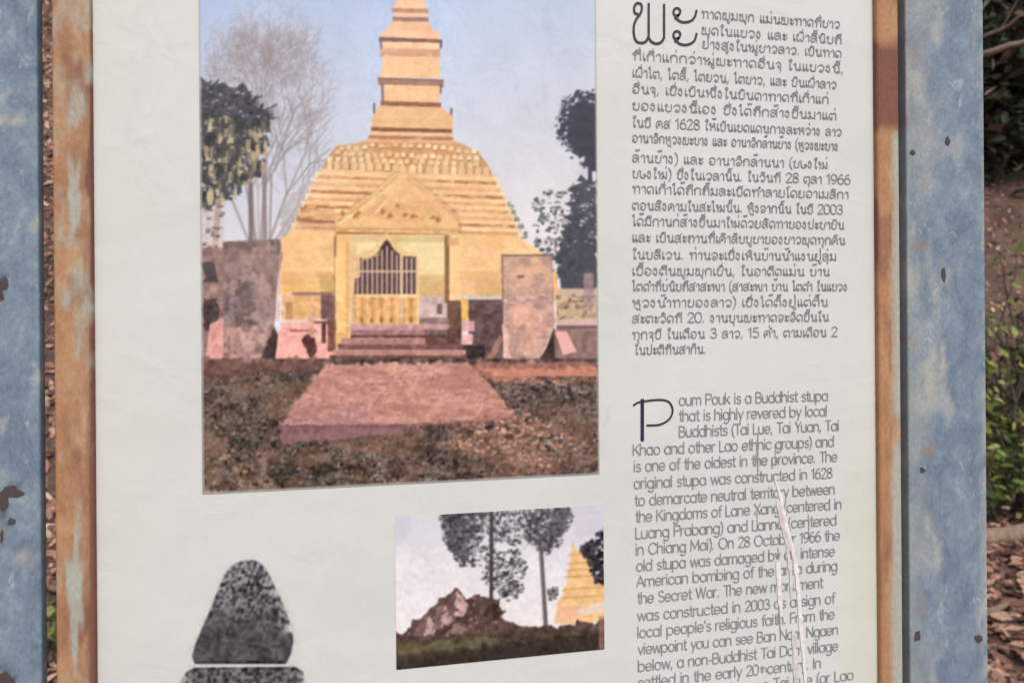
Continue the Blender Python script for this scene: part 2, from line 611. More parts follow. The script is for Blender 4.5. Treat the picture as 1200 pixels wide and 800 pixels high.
def chip(px, py, rx, ry, seed, parent):
    """a spot where paint has come off down to rust"""
    g = np.random.default_rng(seed)
    c = inv(px, py, POST_Y - 0.0004)
    sx = abs(inv(px + 1, py, POST_Y)[0] - inv(px, py, POST_Y)[0])
    sz = abs(inv(px, py + 1, POST_Y)[2] - inv(px, py, POST_Y)[2])
    k = 26
    rad = 1 + 0.22 * np.convolve(np.tile(g.normal(size=k), 3), [.3, .5, .3], 'same')[k:2 * k]
    V = [c]
    for q in range(k):
        a = 2 * math.pi * q / k
        s = max(0.35, rad[q])
        V.append(c + np.array([rx * sx * s * math.cos(a), 0.0002, ry * sz * s * math.sin(a)]))
    return new_mesh('paint_chip', V, [(0, q + 1, (q + 1) % k + 1) for q in range(k)], M_CHIP, parent)


for q, (x, y, rx, ry) in enumerate([(1111, 166, 3, 5), (1070, 179, 3.2, 3.2), (1106, 320, 3, 9),
                                    (1081, 551, 3, 3), (1075, 745, 4, 6), (1147, 748, 4.5, 5)]):
    chip(x, y, rx, ry, 60 + q, post_r)
for q, (x, y, rx, ry) in enumerate([(12, 577, 13, 7), (4, 590, 6, 9), (13, 611, 4, 5), (4, 332, 6, 8), (1, 345, 3, 8), (4, 797, 13, 9), (2, 628, 2, 8)]):
    chip(x, y, rx, ry, 80 + q, post_l)

# the sheet: a finely divided front so that ageing keeps its own shape
NXP, NZP = 230, 290
px_ = np.linspace(bl1 - 0.012, br0 + 0.012, NXP + 1)
pz_ = np.linspace(Z_BOT - 0.008, Z_TOP + 0.008, NZP + 1)
PXg, PZg = np.meshgrid(px_, pz_)
PV = np.stack([PXg, np.zeros_like(PXg), PZg], -1).reshape(-1, 3)
PI = np.arange((NXP + 1) * (NZP + 1)).reshape(NZP + 1, NXP + 1)
PQ = np.stack([PI[:-1, :-1], PI[:-1, 1:], PI[1:, 1:], PI[1:, :-1]], -1).reshape(-1, 4)
nb = len(PV)
cor = [PI[0, 0], PI[0, -1], PI[-1, -1], PI[-1, 0]]
back = PV[cor] + np.array([0, 0.003, 0])
PV2 = np.concatenate([PV, back])
bq = [[nb + 3, nb + 2, nb + 1, nb]]
for k in range(4):
    bq.append([cor[k], nb + k, nb + (k + 1) % 4, cor[(k + 1) % 4]])
panel = fast_mesh('panel', PV2, np.concatenate([PQ, np.array(bq)]), M_PANEL, board)
panel['label'] = 'white printed sheet with pictures and two columns of text'


def sheet_tint(x, y):
    t = np.ones(x.shape + (3,))
    w = np.clip((260 - x) / 150, 0, 1) * 0.75
    t *= 1 - w[..., None] * np.array([0.0, 0.035, 0.055])
    yl = np.clip((x - 975) / 30, 0, 1) * np.clip((y - 440) / 180, 0, 1)
    yl = np.maximum(yl, 0.35 * np.clip((x - 1010) / 15, 0, 1))
    t *= 1 - yl[..., None] * np.array([0.03, 0.03, 0.13])
    f = field(x, y, 120, 51)
    t *= 1 - 0.05 * np.clip((f - 0.45) * 3, 0, 1)[..., None] * np.array([1.0, 0.8, 0.9])
    # faint dull runs across the lower right
    ln = np.zeros_like(x)
    for k, (yy, x0) in enumerate([(479, 965), (494, 975), (502, 980), (556, 985), (571, 960), (618, 995), (666, 975), (684, 990), (722, 1000), (446, 930)]):
        ln += np.clip(1 - np.abs(y - yy + (x - x0) * 0.05) / 2.4, 0, 1) * np.clip((x - x0) / 20, 0, 1)
    t *= 1 - 0.05 * ln[..., None]
    # pale blisters in the film
    for k, (bx, by, rx, ry) in enumerate([(172, 20, 16, 16), (168, 78, 16, 14), (185, 60, 20, 8), (170, 120, 14, 22), (160, 180, 10, 30), (178, 215, 8, 22), (710, 488, 5, 9)]):
        e = np.abs(blob(x, y, bx, by, rx, ry, 200 + k) - 0.5) < 0.3
        t *= 1 - (0.035 if k < 6 else 0.1) * e[..., None]
    return t


vx, vy = proj(PV2)
set_colour(panel, 'ageing', PANEL_BASE * sheet_tint(vx, vy))
for px, pz in ((inv(122, 0)[0], Z_TOP - 0.015), (inv(1015, 0)[0], Z_TOP - 0.015), (inv(122, 0)[0], Z_BOT + 0.015), (inv(1015, 0)[0], Z_BOT + 0.015)):
    V = [(px, -0.0016, pz)] + [(px + 0.004 * math.cos(a), -0.0004, pz + 0.004 * math.sin(a)) for a in np.linspace(0, 2 * math.pi, 17)[:-1]]
    new_mesh('rivet', V, [(0, k + 1, (k + 1) % 16 + 1) for k in range(16)], M_CHIP, board, True)

# ------------------------------------------------------------------ printed pictures
H, W, OY = 1000, 1200, 100          # drawing sheet: row = y + OY
R = np.zeros((H, W, 3)) + np.array([212, 211, 206.0])
YY, XX = np.mgrid[0:H, 0:W]
YY = YY - OY + 0.0
XX = XX + 0.0


def cover(pts, ss=2):
    pts = np.array(pts, float)
    x0, x1 = int(max(pts[:, 0].min() - 1, 0)), int(min(pts[:, 0].max() + 2, W))
    y0, y1 = int(max(pts[:, 1].min() + OY - 1, 0)), int(min(pts[:, 1].max() + OY + 2, H))
    if x1 <= x0 or y1 <= y0:
        return None
    acc = np.zeros((y1 - y0, x1 - x0))
    for oy in range(ss):
        for ox in range(ss):
            X = XX[y0:y1, x0:x1] + (ox + 0.5) / ss - 0.5
            Y = YY[y0:y1, x0:x1] + (oy + 0.5) / ss - 0.5
            ins = np.zeros(X.shape, bool)
            n = len(pts)
            for k in range(n):
                (ax, ay), (bx, by) = pts[k], pts[(k + 1) % n]
                if ay == by:
                    continue
                c = (ay > Y) != (by > Y)
                ins ^= c & (X < (bx - ax) * (Y - ay) / (by - ay) + ax)
            acc += ins
    return (slice(y0, y1), slice(x0, x1)), acc / ss ** 2


seed_ = [500]


def poly(pts, col, a=1.0, mott=0, cell=6, rag=0):
    """fill a shape; mott = strength of blotches, rag = ragged edge in pixels"""
    if rag:
        g = np.random.default_rng(seed_[0])
        out = []
        for k in range(len(pts)):
            p, q = np.array(pts[k], float), np.array(pts[(k + 1) % len(pts)], float)
            n = max(1, int(np.hypot(*(q - p)) / 4))
            for t in range(n):
                out.append(p + (q - p) * t / n + g.normal(0, rag, 2))
        pts = out
    r = cover(pts)
    if r is None:
        return
    s, cv = r
    c = np.broadcast_to(np.array(col, float), cv.shape + (3,)).copy()
    if mott:
        seed_[0] += 1
        c += ((noise2(*cv.shape, cell, seed_[0], 3) - 0.5) * 2 * mott)[..., None] * np.array([1, .97, .93])
    R[s] += (c - R[s]) * (cv * a)[..., None]


def rect(x0, y0, x1, y1, col, a=1.0, mott=0, cell=6, dy=0.0):
    poly([(x0, y0), (x1, y0 + dy), (x1, y1 + dy), (x0, y1)], col, a, mott, cell)


def line(x0, y0, x1, y1, w, col, a=1.0):
    s0, s1 = int(max(min(y0, y1) - w - 2 + OY, 0)), int(min(max(y0, y1) + w + 3 + OY, H))
    t0, t1 = int(max(min(x0, x1) - w - 2, 0)), int(min(max(x0, x1) + w + 3, W))
    if s1 <= s0 or t1 <= t0:
        return
    X, Y = XX[s0:s1, t0:t1], YY[s0:s1, t0:t1]
    dx, dy = x1 - x0, y1 - y0
    L = dx * dx + dy * dy + 1e-9
    t = np.clip(((X - x0) * dx + (Y - y0) * dy) / L, 0, 1)
    d = np.hypot(X - x0 - t * dx, Y - y0 - t * dy)
    cv = np.clip(w / 2 + 0.5 - d, 0, 1) * min(1.0, w) * a
    R[s0:s1, t0:t1] += (np.array(col, float) - R[s0:s1, t0:t1]) * cv[..., None]


def specks(pts, n, cols, smin, smax, a=0.8, seed=1, flat=0.7):
    """small dabs scattered through a shape"""
    r = cover(pts, 1)
    s, cv = r
    ys, xs = np.nonzero(cv > 0.5)
    g = np.random.default_rng(seed)
    for k in g.integers(0, len(ys), n):
        x, y = xs[k] + s[1].start, ys[k] + s[0].start - OY
        w, h = g.uniform(smin, smax), g.uniform(smin, smax) * flat
        c = np.array(cols[g.integers(0, len(cols))], float) + g.normal(0, 8)
        rect(x - w / 2, y - h / 2, x + w / 2, y + h / 2, c, a)


def branch(x, y, ang, ln, w, depth, g, col):
    x1, y1 = x + ln * math.cos(ang), y - ln * math.sin(ang)
    if x1 < 236 or y1 < -95 or (depth < 5 and ((x1 - 312) / 84) ** 2 + ((y1 - 118) / 128) ** 2 > g.uniform(.45, 1.25)):
        return
    line(x, y, x1, y1, max(w, 0.7), col, 0.7 if depth > 3 else 0.42)
    if depth == 0:
        return
    for k in range(3 if depth > 3 else 2 + int(g.random() < 0.4)):
        branch(x1, y1, ang + g.normal(0, 0.42), ln * g.uniform(0.68, 0.92), w * 0.62, depth - 1, g, col)


# --- large photograph: sky
t = np.clip((YY + 60) / 340, 0, 1)[..., None]
u = np.clip((XX - 236) / 460, 0, 1)[..., None]
skyc = np.array([163, 185, 219.0]) * (1 - t) + np.array([214, 212, 219.0]) * t
skyc = skyc + u * np.array([16, 8, -2.0])
s = (slice(0, 600 + OY), slice(225, 715))
R[s] = skyc[s]
R[s] += ((noise2(600 + OY, 490, 40, 71, 4, 0.6, 2.0) - 0.5) * 16)[..., None]
f = np.clip((noise2(600 + OY, 490, 18, 72, 4, 0.6, 2.5) - 0.60) * 4, 0, 0.5)
f *= (XX[s] > 545) * (YY[s] < 220)
R[s] += (np.array([158, 168, 190.0]) - R[s]) * (f * 0.5)[..., None]
# pale haze behind the bare tree, then its branches
hz = np.exp(-(((XX - 310) / 82) ** 2 + ((YY - 110) / 105) ** 2) ** 2)
R += (np.array([204, 196, 202.0]) - R) * (hz * (0.35 + 0.5 * noise2(H, W, 9, 73, 3)) * 0.5)[..., None] * ((XX > 232) & (XX < 420) & (YY < 290))[..., None]
g = np.random.default_rng(41)
for x0, an, l0, w0 in ((298, 1.62, 62, 4.0), (306, 1.50, 66, 4.5), (316, 1.22, 58, 3.6), (291, 1.95, 56, 3.0), (322, 0.98, 46, 2.6), (300, 1.75, 80, 3.0), (330, 1.05, 40, 2.2)):
    branch(x0, 282, an, l0, w0, 7, g, (150, 138, 138))
crown = np.clip(1.25 - (((XX - 312) / 84) ** 2 + ((YY - 112) / 122) ** 2), 0, 1) * (YY < 250) * (XX > 233)
nA, nB = noise2(H, W, 5, 74, 2), noise2(H, W, 26, 75, 3)
R += (np.array([156, 148, 152.0]) - R) * (crown * np.clip((nA - .52) * 6, 0, 1) * np.clip(nB * 1.5 - .3, 0, 1) * .55)[..., None]
R += (np.array([222, 216, 222.0]) - R) * (crown * np.clip((.44 - nA) * 6, 0, 1) * .2)[..., None]
for k in range(16):
    x0, y0 = g.uniform(285, 330), g.uniform(150, 230)
    a = g.uniform(.5, 2.5)
    line(x0, y0, x0 + 60 * math.cos(a), y0 - 75 * math.sin(a), g.uniform(.9, 2), (150, 138, 140), .5)
line(322, 198, 345, 130, 2.4, (150, 138, 140), .7)
line(345, 130, 372, 96, 1.4, (156, 146, 148), .6)
line(293, 190, 294, 285, 5, (122, 108, 106), .85)
line(302, 200, 303, 285, 3, (188, 170, 165), .8)
line(309, 195, 311, 285, 5, (146, 128, 124), .85)
line(318, 205, 316, 285, 2.5, (150, 132, 128), .8)
poly([(330, 240), (350, 222), (372, 205), (382, 196), (360, 240), (345, 275), (328, 284)], (176, 166, 166), .6, 28, 4, 2)
# palm at the left edge
g = np.random.default_rng(81)
for k in range(70):
    a, c0 = g.uniform(-.6, 3.4), [(248, 118), (282, 124), (300, 134), (240, 150)][k % 4]
    ln_ = g.uniform(14, 30)
    line(c0[0], c0[1], c0[0] + ln_ * math.cos(a), c0[1] - ln_ * .7 * math.sin(a), g.uniform(1.5, 3.5), (88, 86, 90), .8)
palm = [(233, 88), (240, 94), (262, 101), (283, 108), (300, 112), (313, 128), (316, 150), (303, 172), (305, 205), (288, 205), (276, 222), (262, 236), (247, 244), (233, 247)]
poly(palm, (80, 79, 84), .92, 30, 5, 4)
specks(palm, 160, [(62, 60, 64), (104, 102, 104), (128, 122, 116)], 2, 6, .6, 4)
specks(palm, 60, [(170, 176, 196), (150, 150, 160)], 2, 5, .7, 5)
low = [(236, 142), (262, 140), (312, 138), (308, 205), (288, 208), (262, 236), (236, 240)]
g = np.random.default_rng(8)
for k in range(330):
    x, y = g.uniform(236, 314), 140 + 95 * g.random() ** 1.2
    if x - 236 > (250 - y) * 1.0 + 18:
        continue
    c = [(182, 164, 132), (206, 190, 158), (66, 65, 66), (122, 114, 104), (88, 88, 82), (74, 72, 76), (70, 70, 72), (84, 82, 84)][g.integers(0, 8)]
    w, h = g.uniform(1.5, 3.2), g.uniform(2.5, 8)
    t_ = g.normal(0, 1.5)
    poly([(x - w, y - h), (x + w, y - h + t_), (x + w + t_, y + h), (x - w + t_, y + h)], c, .75, 10, 3)
rect(233, 246, 262, 290, (206, 190, 190), .8, 26, 6)
line(256, 235, 252, 292, 7, (178, 152, 138), .85)
line(243, 250, 244, 292, 4, (196, 186, 178), .8)
specks([(236, 190), (262, 190), (262, 300), (236, 300)], 60, [(110, 96, 92), (216, 196, 184), (90, 86, 84)], 3, 6, .6, 9)
# trees at the right edge
poly([(653, 138), (658, 124), (668, 118), (674, 110), (686, 106), (703, 112), (703, 192), (692, 202), (686, 190), (672, 178), (664, 168), (656, 156)], (76, 77, 88), 1, 8, 6, 2.4)
specks([(650, 140), (660, 112), (690, 102), (703, 108), (703, 120), (672, 122), (664, 160), (690, 200), (670, 186), (654, 165)], 150, [(76, 77, 88), (92, 94, 102), (190, 198, 214)], 2, 5, .8, 24)
line(691, 185, 692, 222, 5, (82, 82, 92))
specks([(624, 232), (645, 222), (668, 226), (680, 250), (672, 330), (640, 326), (628, 290)], 240, [(96, 98, 102), (120, 122, 118), (150, 152, 146), (80, 82, 90)], 2, 6, .85, 21)
poly([(668, 222), (676, 210), (690, 206), (703, 208), (703, 345), (660, 345), (652, 300), (664, 262)], (84, 84, 92), .96, 16, 5, 3)
specks([(664, 215), (700, 215), (700, 290), (664, 290)], 40, [(186, 188, 196), (140, 142, 148)], 2, 4.5, .8, 22)
specks([(584, 230), (600, 240), (622, 285), (600, 275)], 60, [(150, 146, 132), (128, 126, 118)], 3, 6, .8, 23)

# --- stupa, from the spire down
A, B_, D = (240, 198, 164), (243, 204, 160), (150, 112, 92)
poly([(473, -90), (486, -90), (491, -50), (497, 0), (501, 12), (461, 12), (464, 0), (469, -50)], (242, 196, 164), 1, 6)
for y in (-70, -48, -26):
    rect(467, y, 493, y + 4, (186, 140, 116), .8)
rect(459, 10, 502, 15, (176, 134, 114), 1, 6, 6, .8)
rect(462, 15, 501, 20, (240, 198, 170), 1, 4, 6, .8)
rect(460, 20, 502, 25, (160, 126, 116), 1, 8, 6, .8)
poly([(460, 25), (501, 26), (508, 36), (515, 40), (515, 47), (445, 45), (447, 39), (454, 34)], (238, 190, 160), 1, 6)
poly([(449, 37), (513, 39), (515, 46), (446, 44)], (244, 200, 170), .7, 4)
rect(444, 43.5, 518, 49, (134, 102, 92), 1, 8, 6, 3)
line(446, 45, 447, 57, 2.4, (132, 108, 104)); line(517, 49, 516.5, 56, 2.6, (110, 96, 98))
rect(449, 49, 515, 57, (242, 204, 172), 1, 4, 6, 1.5)
rect(446, 57, 516, 66.5, (192, 148, 124), 1, 8, 6, 1)
poly([(449, 66), (515, 67), (516, 92), (446, 91)], (240, 198, 160), 1, 5, 14)
line(452, 66, 451, 91, 5, (246, 210, 178), .5)
rect(443, 91, 520, 100, (164, 128, 110), 1, 8, 6, 2.5); line(443, 92, 519, 94.5, 1.6, (120, 96, 92), .8)
line(448, 99, 448.5, 120, 3, (146, 116, 104)); line(516.5, 99, 516, 109, 2.6, (132, 110, 108))
rect(450.5, 99.5, 515, 119, (238, 194, 154), 1, 5, 12, 1.5)
rect(446, 118.5, 517, 124.5, (150, 108, 86), 1, 8, 6, 2)
line(438.5, 122, 438.5, 132, 2.4, (110, 108, 120)); line(529, 128, 528.5, 138, 3, (140, 112, 112))
poly([(445, 124), (517, 126), (530, 136), (531, 152), (435, 150), (437, 137)], (226, 182, 142), 1, 8)
rect(436, 138, 531, 145, (212, 178, 128), .7, 8, 8, 1)
rect(435, 149, 530, 154, (140, 100, 76), 1, 8, 6, 2.5)
rect(434, 154, 530, 159, (232, 192, 152), 1, 5, 6, 2)
rect(432, 158.5, 531, 163, (178, 130, 106), 1, 8, 6, 2)
poly([(432, 163), (533, 165), (548, 172), (558, 178), (396, 174), (408, 170)], (222, 170, 136), 1, 12, 5)
# lotus petals
dome = [(428, 167), (540, 168), (560, 178), (572, 194), (577, 207), (377, 198), (384, 184), (394, 171)]
poly(dome, (196, 150, 110), 1, 10, 5)
gp_ = np.random.default_rng(17)
for row, (yl, yr, x0, x1, hh, per) in enumerate([(174, 178, 400, 556, 5, 9.0), (180, 185.5, 392, 563, 6, 8.4), (186.5, 193, 387, 568, 6, 8.8), (194, 202, 381, 575, 11, 9.6)]):
    n = int((x1 - x0) / per)
    for k in range(n + 1):
        x = x0 + (x1 - x0) * (k + 0.5 * (row % 2)) / n + gp_.normal(0, .7)
        y = yl + (yr - yl) * (x - x0) / (x1 - x0) - 5 * math.sin(math.pi * (x - x0) / (x1 - x0)) * (row == 0) + gp_.normal(0, .6)
        if x > x1:
            continue
        c = np.array([(246, 222, 178), (238, 204, 160), (228, 190, 146)][gp_.integers(0, 3)]) + gp_.normal(0, 6)
        w = per * gp_.uniform(.30, .42)
        poly([(x - w, y + hh * .5), (x - w, y - hh * .2), (x - w * .4, y - hh * .55), (x + w * .4, y - hh * .55), (x + w, y - hh * .2), (x + w, y + hh * .5)], c, .9, 12, 3)
        rect(x + w, y - hh * .2, x + per * .62, y + hh * .5, (172, 128, 90), gp_.uniform(.3, .85))
        rect(x - w, y + hh * .4, x + w, y + hh * .75, (158, 112, 82), gp_.uniform(.2, .8))
# stepped terraces
L = [(377, 198), (371, 216), (366, 228), (360, 243), (352, 256), (345, 268), (330, 280)]
Rr = [(577, 206), (581, 222), (588, 237), (596, 250), (602, 264), (606, 276), (640, 300)]
poly([(377, 198), (470, 203), (577, 206)] + Rr[1:] + [(655, 345), (328, 345), (330, 280)] + L[::-1][1:-1], (242, 202, 150), 1, 10, 8)
poly([(330, 280), (345, 268), (606, 276), (640, 300), (656, 345), (328, 345)], (243, 200, 146), 1, 10, 16)
gt = np.random.default_rng(61)
for k in range(8):
    f0, f1 = k / 8, (k + 1) / 8
    y0, y1 = 200 + 69 * f0, 200 + 69 * f1
    xl0, xr0 = 377 - 33 * f1 - 2, 578 + 29 * f1 + 2
    dy = 8 - 1.5 * f0
    tone = np.array([(244, 206, 158), (236, 192, 148), (240, 196, 158), (246, 210, 160)][k % 4], float)
    poly([(xl0, y0 + 2), (xr0, y0 + 2 + dy), (xr0 + 1, y1 + dy), (xl0 - 1, y1)], tone, 1, 8, 20)
    rect(xl0 - 1, y0 + 1, xr0 + 1, y0 + 3.2, (252, 222, 178), .8, 8, 18, dy)
    dk = [(178, 130, 94), (198, 150, 112), (168, 120, 88), (190, 140, 106)][k % 4]
    rect(xl0 + 2, y1 - 3.4, xr0 - 2, y1 + .3, dk, .9, 20, 22, dy)
    for q in range(5):
        a0 = gt.uniform(xl0, xr0 - 40)
        rect(a0, y0 + 3.4, a0 + gt.uniform(14, 46), y1 - 3.4, [(228, 176, 146), (250, 216, 166), (216, 172, 124)][q % 3], .45, 8, 8, 1.5)
for y0, x0, x1 in ((243, 352, 392), (253, 347, 392)):
    rect(x0, y0, x1, y0 + 5, (150, 108, 86), .7, 16, 8)
specks([(376, 205), (577, 212), (604, 270), (348, 266)], 160, [(232, 184, 152), (248, 214, 164), (220, 170, 128)], 4, 14, .45, 31, .3)
poly([(345, 268), (352, 258), (392, 258), (392, 268)], (150, 112, 92), .45, 14, 5)
# body beside the porch: mossy band and yellow plaster
poly([(536, 292), (600, 278), (640, 300), (650, 322), (536, 326)], (244, 202, 152), .8, 8, 14)
rect(330, 282, 392, 320, (247, 205, 148), .8, 8, 16)
rect(330, 318, 392, 334, (220, 172, 116), .9, 14, 8)
rect(332, 334, 388, 342, (236, 184, 112), .9, 10, 8)
rect(375, 322, 393, 345, (176, 148, 92), .8, 16, 6)
rect(538, 318, 588, 328, (224, 178, 120), .85, 14, 8)
rect(556, 326, 590, 348, (196, 164, 112), .8, 16, 7)
rect(342, 342, 390, 347, (148, 118, 108), .9, 12, 6)
rect(330, 346, 376, 374, (226, 172, 126), .9, 26, 6)
rect(376, 346, 393, 378, (124, 94, 90), .95, 14, 6)
rect(335, 354, 343, 376, (178, 138, 98), .8, 16, 4); rect(346, 354, 362, 374, (222, 182, 124), .9, 18, 4)
rect(330, 374, 392, 380, (232, 200, 188), .95, 10, 5)
poly([(330, 378), (392, 378), (392, 420), (322, 420), (326, 395)], (240, 178, 168), 1, 12, 8)
rect(340, 386, 372, 388.5, (140, 100, 96), .8)
rect(362, 368, 368, 405, (214, 170, 150), 1, 10, 4); rect(368, 376, 385, 379, (110, 78, 76), .9)
rect(377, 379, 382, 402, (90, 62, 62), .95); rect(384, 374, 394, 412, (116, 84, 80), .9, 18, 4); rect(371, 381, 376, 400, (236, 190, 176), .9)
poly([(352, 398), (360, 392), (368, 398), (372, 410), (364, 426), (358, 408)], (84, 58, 58), .85, 16, 3, 1)
# porch
rect(393, 254, 537, 276, (243, 203, 152), 1, 8, 10, 3)
poly([(390, 264), (416, 238), (438, 222), (453, 208), (464, 201), (479, 203), (492, 212), (514, 230), (540, 252), (541, 272), (390, 270)], (176, 132, 94), .55, 14, 6, 1)
poly([(393, 262), (418, 240), (440, 224), (455, 210), (465, 203), (477, 205), (490, 214), (512, 232), (536, 254), (537, 268), (393, 266)], (232, 190, 140), .97, 14, 6)
poly([(428, 252), (452, 232), (470, 222), (496, 240), (512, 256), (470, 262)], (220, 168, 128), .75, 18, 5)
poly([(490, 232), (512, 242), (520, 268), (492, 268)], (214, 182, 126), .7, 14, 6)
for k in range(6):
    line(404 + k * 4, 258 - k * 3, 440 + k * 6, 226 - k * 3, 2.2, [(206, 158, 110), (248, 214, 168)][k % 2], .7)
for a, b, c in (((396, 259), (442, 228), (190, 142, 100)), ((442, 228), (466, 206), (184, 136, 96)), ((476, 208), (512, 235), (200, 152, 108)), ((512, 235), (535, 256), (190, 142, 100)),
                ((420, 256), (452, 232), (208, 160, 116)), ((490, 232), (518, 254), (206, 160, 112)), ((440, 250), (462, 226), (250, 216, 170)), ((398, 262), (440, 234), (252, 220, 174))):
    line(a[0], a[1], b[0], b[1], 2.6, c, .7)
for (x, y) in [(401, 248), (415, 252), (466, 240), (474, 250), (456, 252), (484, 252), (513, 256), (508, 254), (448, 246), (419, 248)]:
    poly([(x - 4, y + 3), (x, y - 3), (x + 5, y + 2), (x, y + 5)], (162, 112, 76), .75, 14, 3, .8)
rect(393, 271, 537, 275, (172, 128, 86), .95, 12, 6, 3)
rect(393, 275, 537, 347, (236, 216, 170), 1, 8, 12)
rect(411, 276, 525, 284, (204, 176, 128), .7, 10, 8)
rect(411, 284, 418, 345, (214, 184, 136), .6, 10, 8)
rect(412, 300, 424, 350, (224, 186, 140), .8, 14, 5)
rect(490, 322, 525, 347, (208, 174, 124), .9, 14, 6)
rect(490, 347, 525, 372, (206, 180, 172), .95, 20, 5)
rect(490, 372, 526, 380, (150, 116, 112), .9, 14, 5); rect(512, 356, 518, 368, (110, 84, 84), .8)
poly([(418, 300), (436, 292), (446, 280), (453, 272), (460, 280), (470, 291), (490, 298), (492, 310), (416, 312)], (226, 196, 146), .8, 10, 5)
arch = [(415, 348), (416, 326), (422, 325), (422, 302), (433, 303), (443, 296), (446, 290), (450, 284), (453, 281), (457, 284), (460, 290), (465, 295), (471, 300), (488, 301), (488, 348)]
poly(arch, (98, 80, 82), 1, 12, 4)
poly([(446, 290), (453, 280), (461, 291), (457, 297), (449, 297)], (84, 66, 70), .9, 8, 3)
poly([(416, 348), (489, 348), (489, 381), (416, 381)], (222, 172, 120), 1, 18, 6)
poly([(470, 348), (489, 348), (489, 381), (470, 381)], (214, 168, 110), .6, 14, 6)
for k in range(13):
    x = 419 + k * 5.75
    top = 303 - max(0, 14 - abs(x - 453) * 0.9)
    line(x, top, x, 348, 2.1, (202, 172, 156), .92)
    line(x, 349, x, 379, 2.1, [(238, 198, 146), (186, 140, 104)][k % 2], .7)
    if k % 2:
        rect(x - 2.4, 372, x + .6, 378, (132, 92, 74), .7)
line(470.5, 299, 470.5, 381, 4, (214, 184, 158), .95)
line(421, 318, 489, 318, 2.4, (210, 182, 164), .9)
line(424, 305, 444, 298, 2.2, (196, 160, 136), .85)
line(414, 346.5, 491, 346.5, 4, (238, 200, 150), 1)
rect(413, 379, 492, 383, (214, 176, 140), .9)
line(490, 302, 490, 380, 2.6, (238, 198, 144), .9)
rect(411, 345, 417, 378, (206, 168, 122), .8, 14, 4)
poly([(392, 275), (411, 276), (411, 283), (392, 282)], (228, 184, 130), 1, 10, 5)
rect(394, 282, 410, 406, (244, 200, 140), 1, 7, 10); rect(405, 283, 410, 404, (210, 160, 102), .6, 8, 8); line(392, 276, 392, 404, 2, (168, 126, 88), .6); line(411, 285, 411, 404, 2.6, (222, 196, 160), .8); line(393, 278, 393, 300, 2.5, (140, 108, 84), .8)
rect(393, 390, 411, 408, (214, 168, 122), .6, 14, 4)
rect(526, 278, 539, 358, (244, 202, 150), 1, 8, 10); rect(521, 276, 526.5, 355, (140, 108, 76), .95, 10, 6); rect(524, 278, 538, 288, (206, 164, 112), .7)
rect(524, 352, 541, 402, (122, 94, 84), 1, 16, 6); poly([(540, 348), (549, 352), (549, 374), (541, 378)], (236, 186, 110), 1, 8, 5)
# undergrowth and wall to the right of the steps
rect(549, 345, 590, 352, (206, 190, 170), .85, 10, 6)
rect(549, 351, 590, 422, (108, 88, 88), .97, 22, 7)
rect(541, 376, 556, 388, (214, 168, 170), .95, 12, 4); rect(541, 391, 554, 404, (232, 180, 176), .95, 12, 4); rect(540, 404, 568, 424, (66, 58, 58), .95, 10, 5)
poly([(568, 424), (586, 392), (590, 398), (576, 426)], (176, 138, 124), .8, 18, 4)
# steps
for (y0, y1, x0, x1, c) in [(380, 386, 411, 526, (196, 156, 152)), (386, 392, 411, 500, (170, 128, 126)), (392, 396, 411, 522, (112, 80, 78)), (396, 403, 400, 540, (180, 134, 126)),
                            (403, 410, 396, 543, (132, 96, 92)), (410, 416, 390, 546, (188, 144, 132)), (416, 427, 386, 548, (122, 86, 80))]:
    rect(x0, y0, x1, y1, c, 1, 16, 6)
rect(498, 386, 540, 404, (104, 78, 74), .8, 16, 5)
# standing slabs
slab = [(261, 283), (329, 280), (331, 302), (325, 330), (323, 372), (318, 400), (304, 424), (262, 424)]
rect(236, 290, 262, 425, (150, 120, 112), .9, 40, 8)
poly([(236, 308), (250, 306), (253, 330), (240, 334)], (84, 76, 80), .85, 12, 5, 2); poly([(238, 348), (256, 352), (258, 384), (238, 388)], (78, 66, 68), .85, 16, 5, 2)
poly([(246, 380), (262, 372), (262, 424), (240, 424)], (226, 168, 158), .9, 16, 6)
poly(slab, (150, 126, 120), 1, 34, 12)
poly([(262, 324), (292, 318), (300, 350), (290, 385), (266, 380)], (112, 98, 98), .6, 20, 9, 3)
poly([(265, 385), (318, 378), (304, 424), (262, 424)], (208, 162, 152), .75, 20, 8, 2)
poly([(262, 284), (329, 281), (329, 288), (262, 292)], (112, 96, 94), .5, 18, 5)
line(329, 282, 326, 374, 2.2, (222, 168, 156), .8)
poly([(321, 382), (326, 392), (322, 424), (304, 426), (310, 406)], (76, 62, 62), .95, 12, 5)
slab2 = [(588, 299), (646, 299), (649, 340), (650, 380), (640, 404), (632, 422), (600, 422), (592, 400), (589, 350)]
poly(slab2, (208, 168, 154), 1, 18, 10)
specks(slab2, 130, [(176, 140, 132), (224, 186, 172), (160, 128, 124)], 3, 8, .4, 51, .8)
poly([(604, 360), (622, 356), (636, 374), (628, 414), (602, 414)], (226, 176, 154), .7, 10, 8, 2)
line(588, 299, 646, 299, 2.2, (124, 92, 86), .95); line(588.5, 300, 589.5, 360, 2.2, (140, 108, 98), .9); line(646.5, 300, 648.5, 350, 1.6, (170, 130, 120), .8)
rect(606, 322, 615, 326, (126, 92, 92), .85)
poly([(588, 380), (595, 384), (600, 424), (592, 424)], (232, 186, 172), .95, 8, 5); poly([(640, 408), (649, 384), (656, 402), (654, 424), (630, 424)], (78, 64, 62), .95, 12, 5)
poly([(649, 315), (653, 322), (653, 345), (649, 345)], (236, 188, 112), .9)
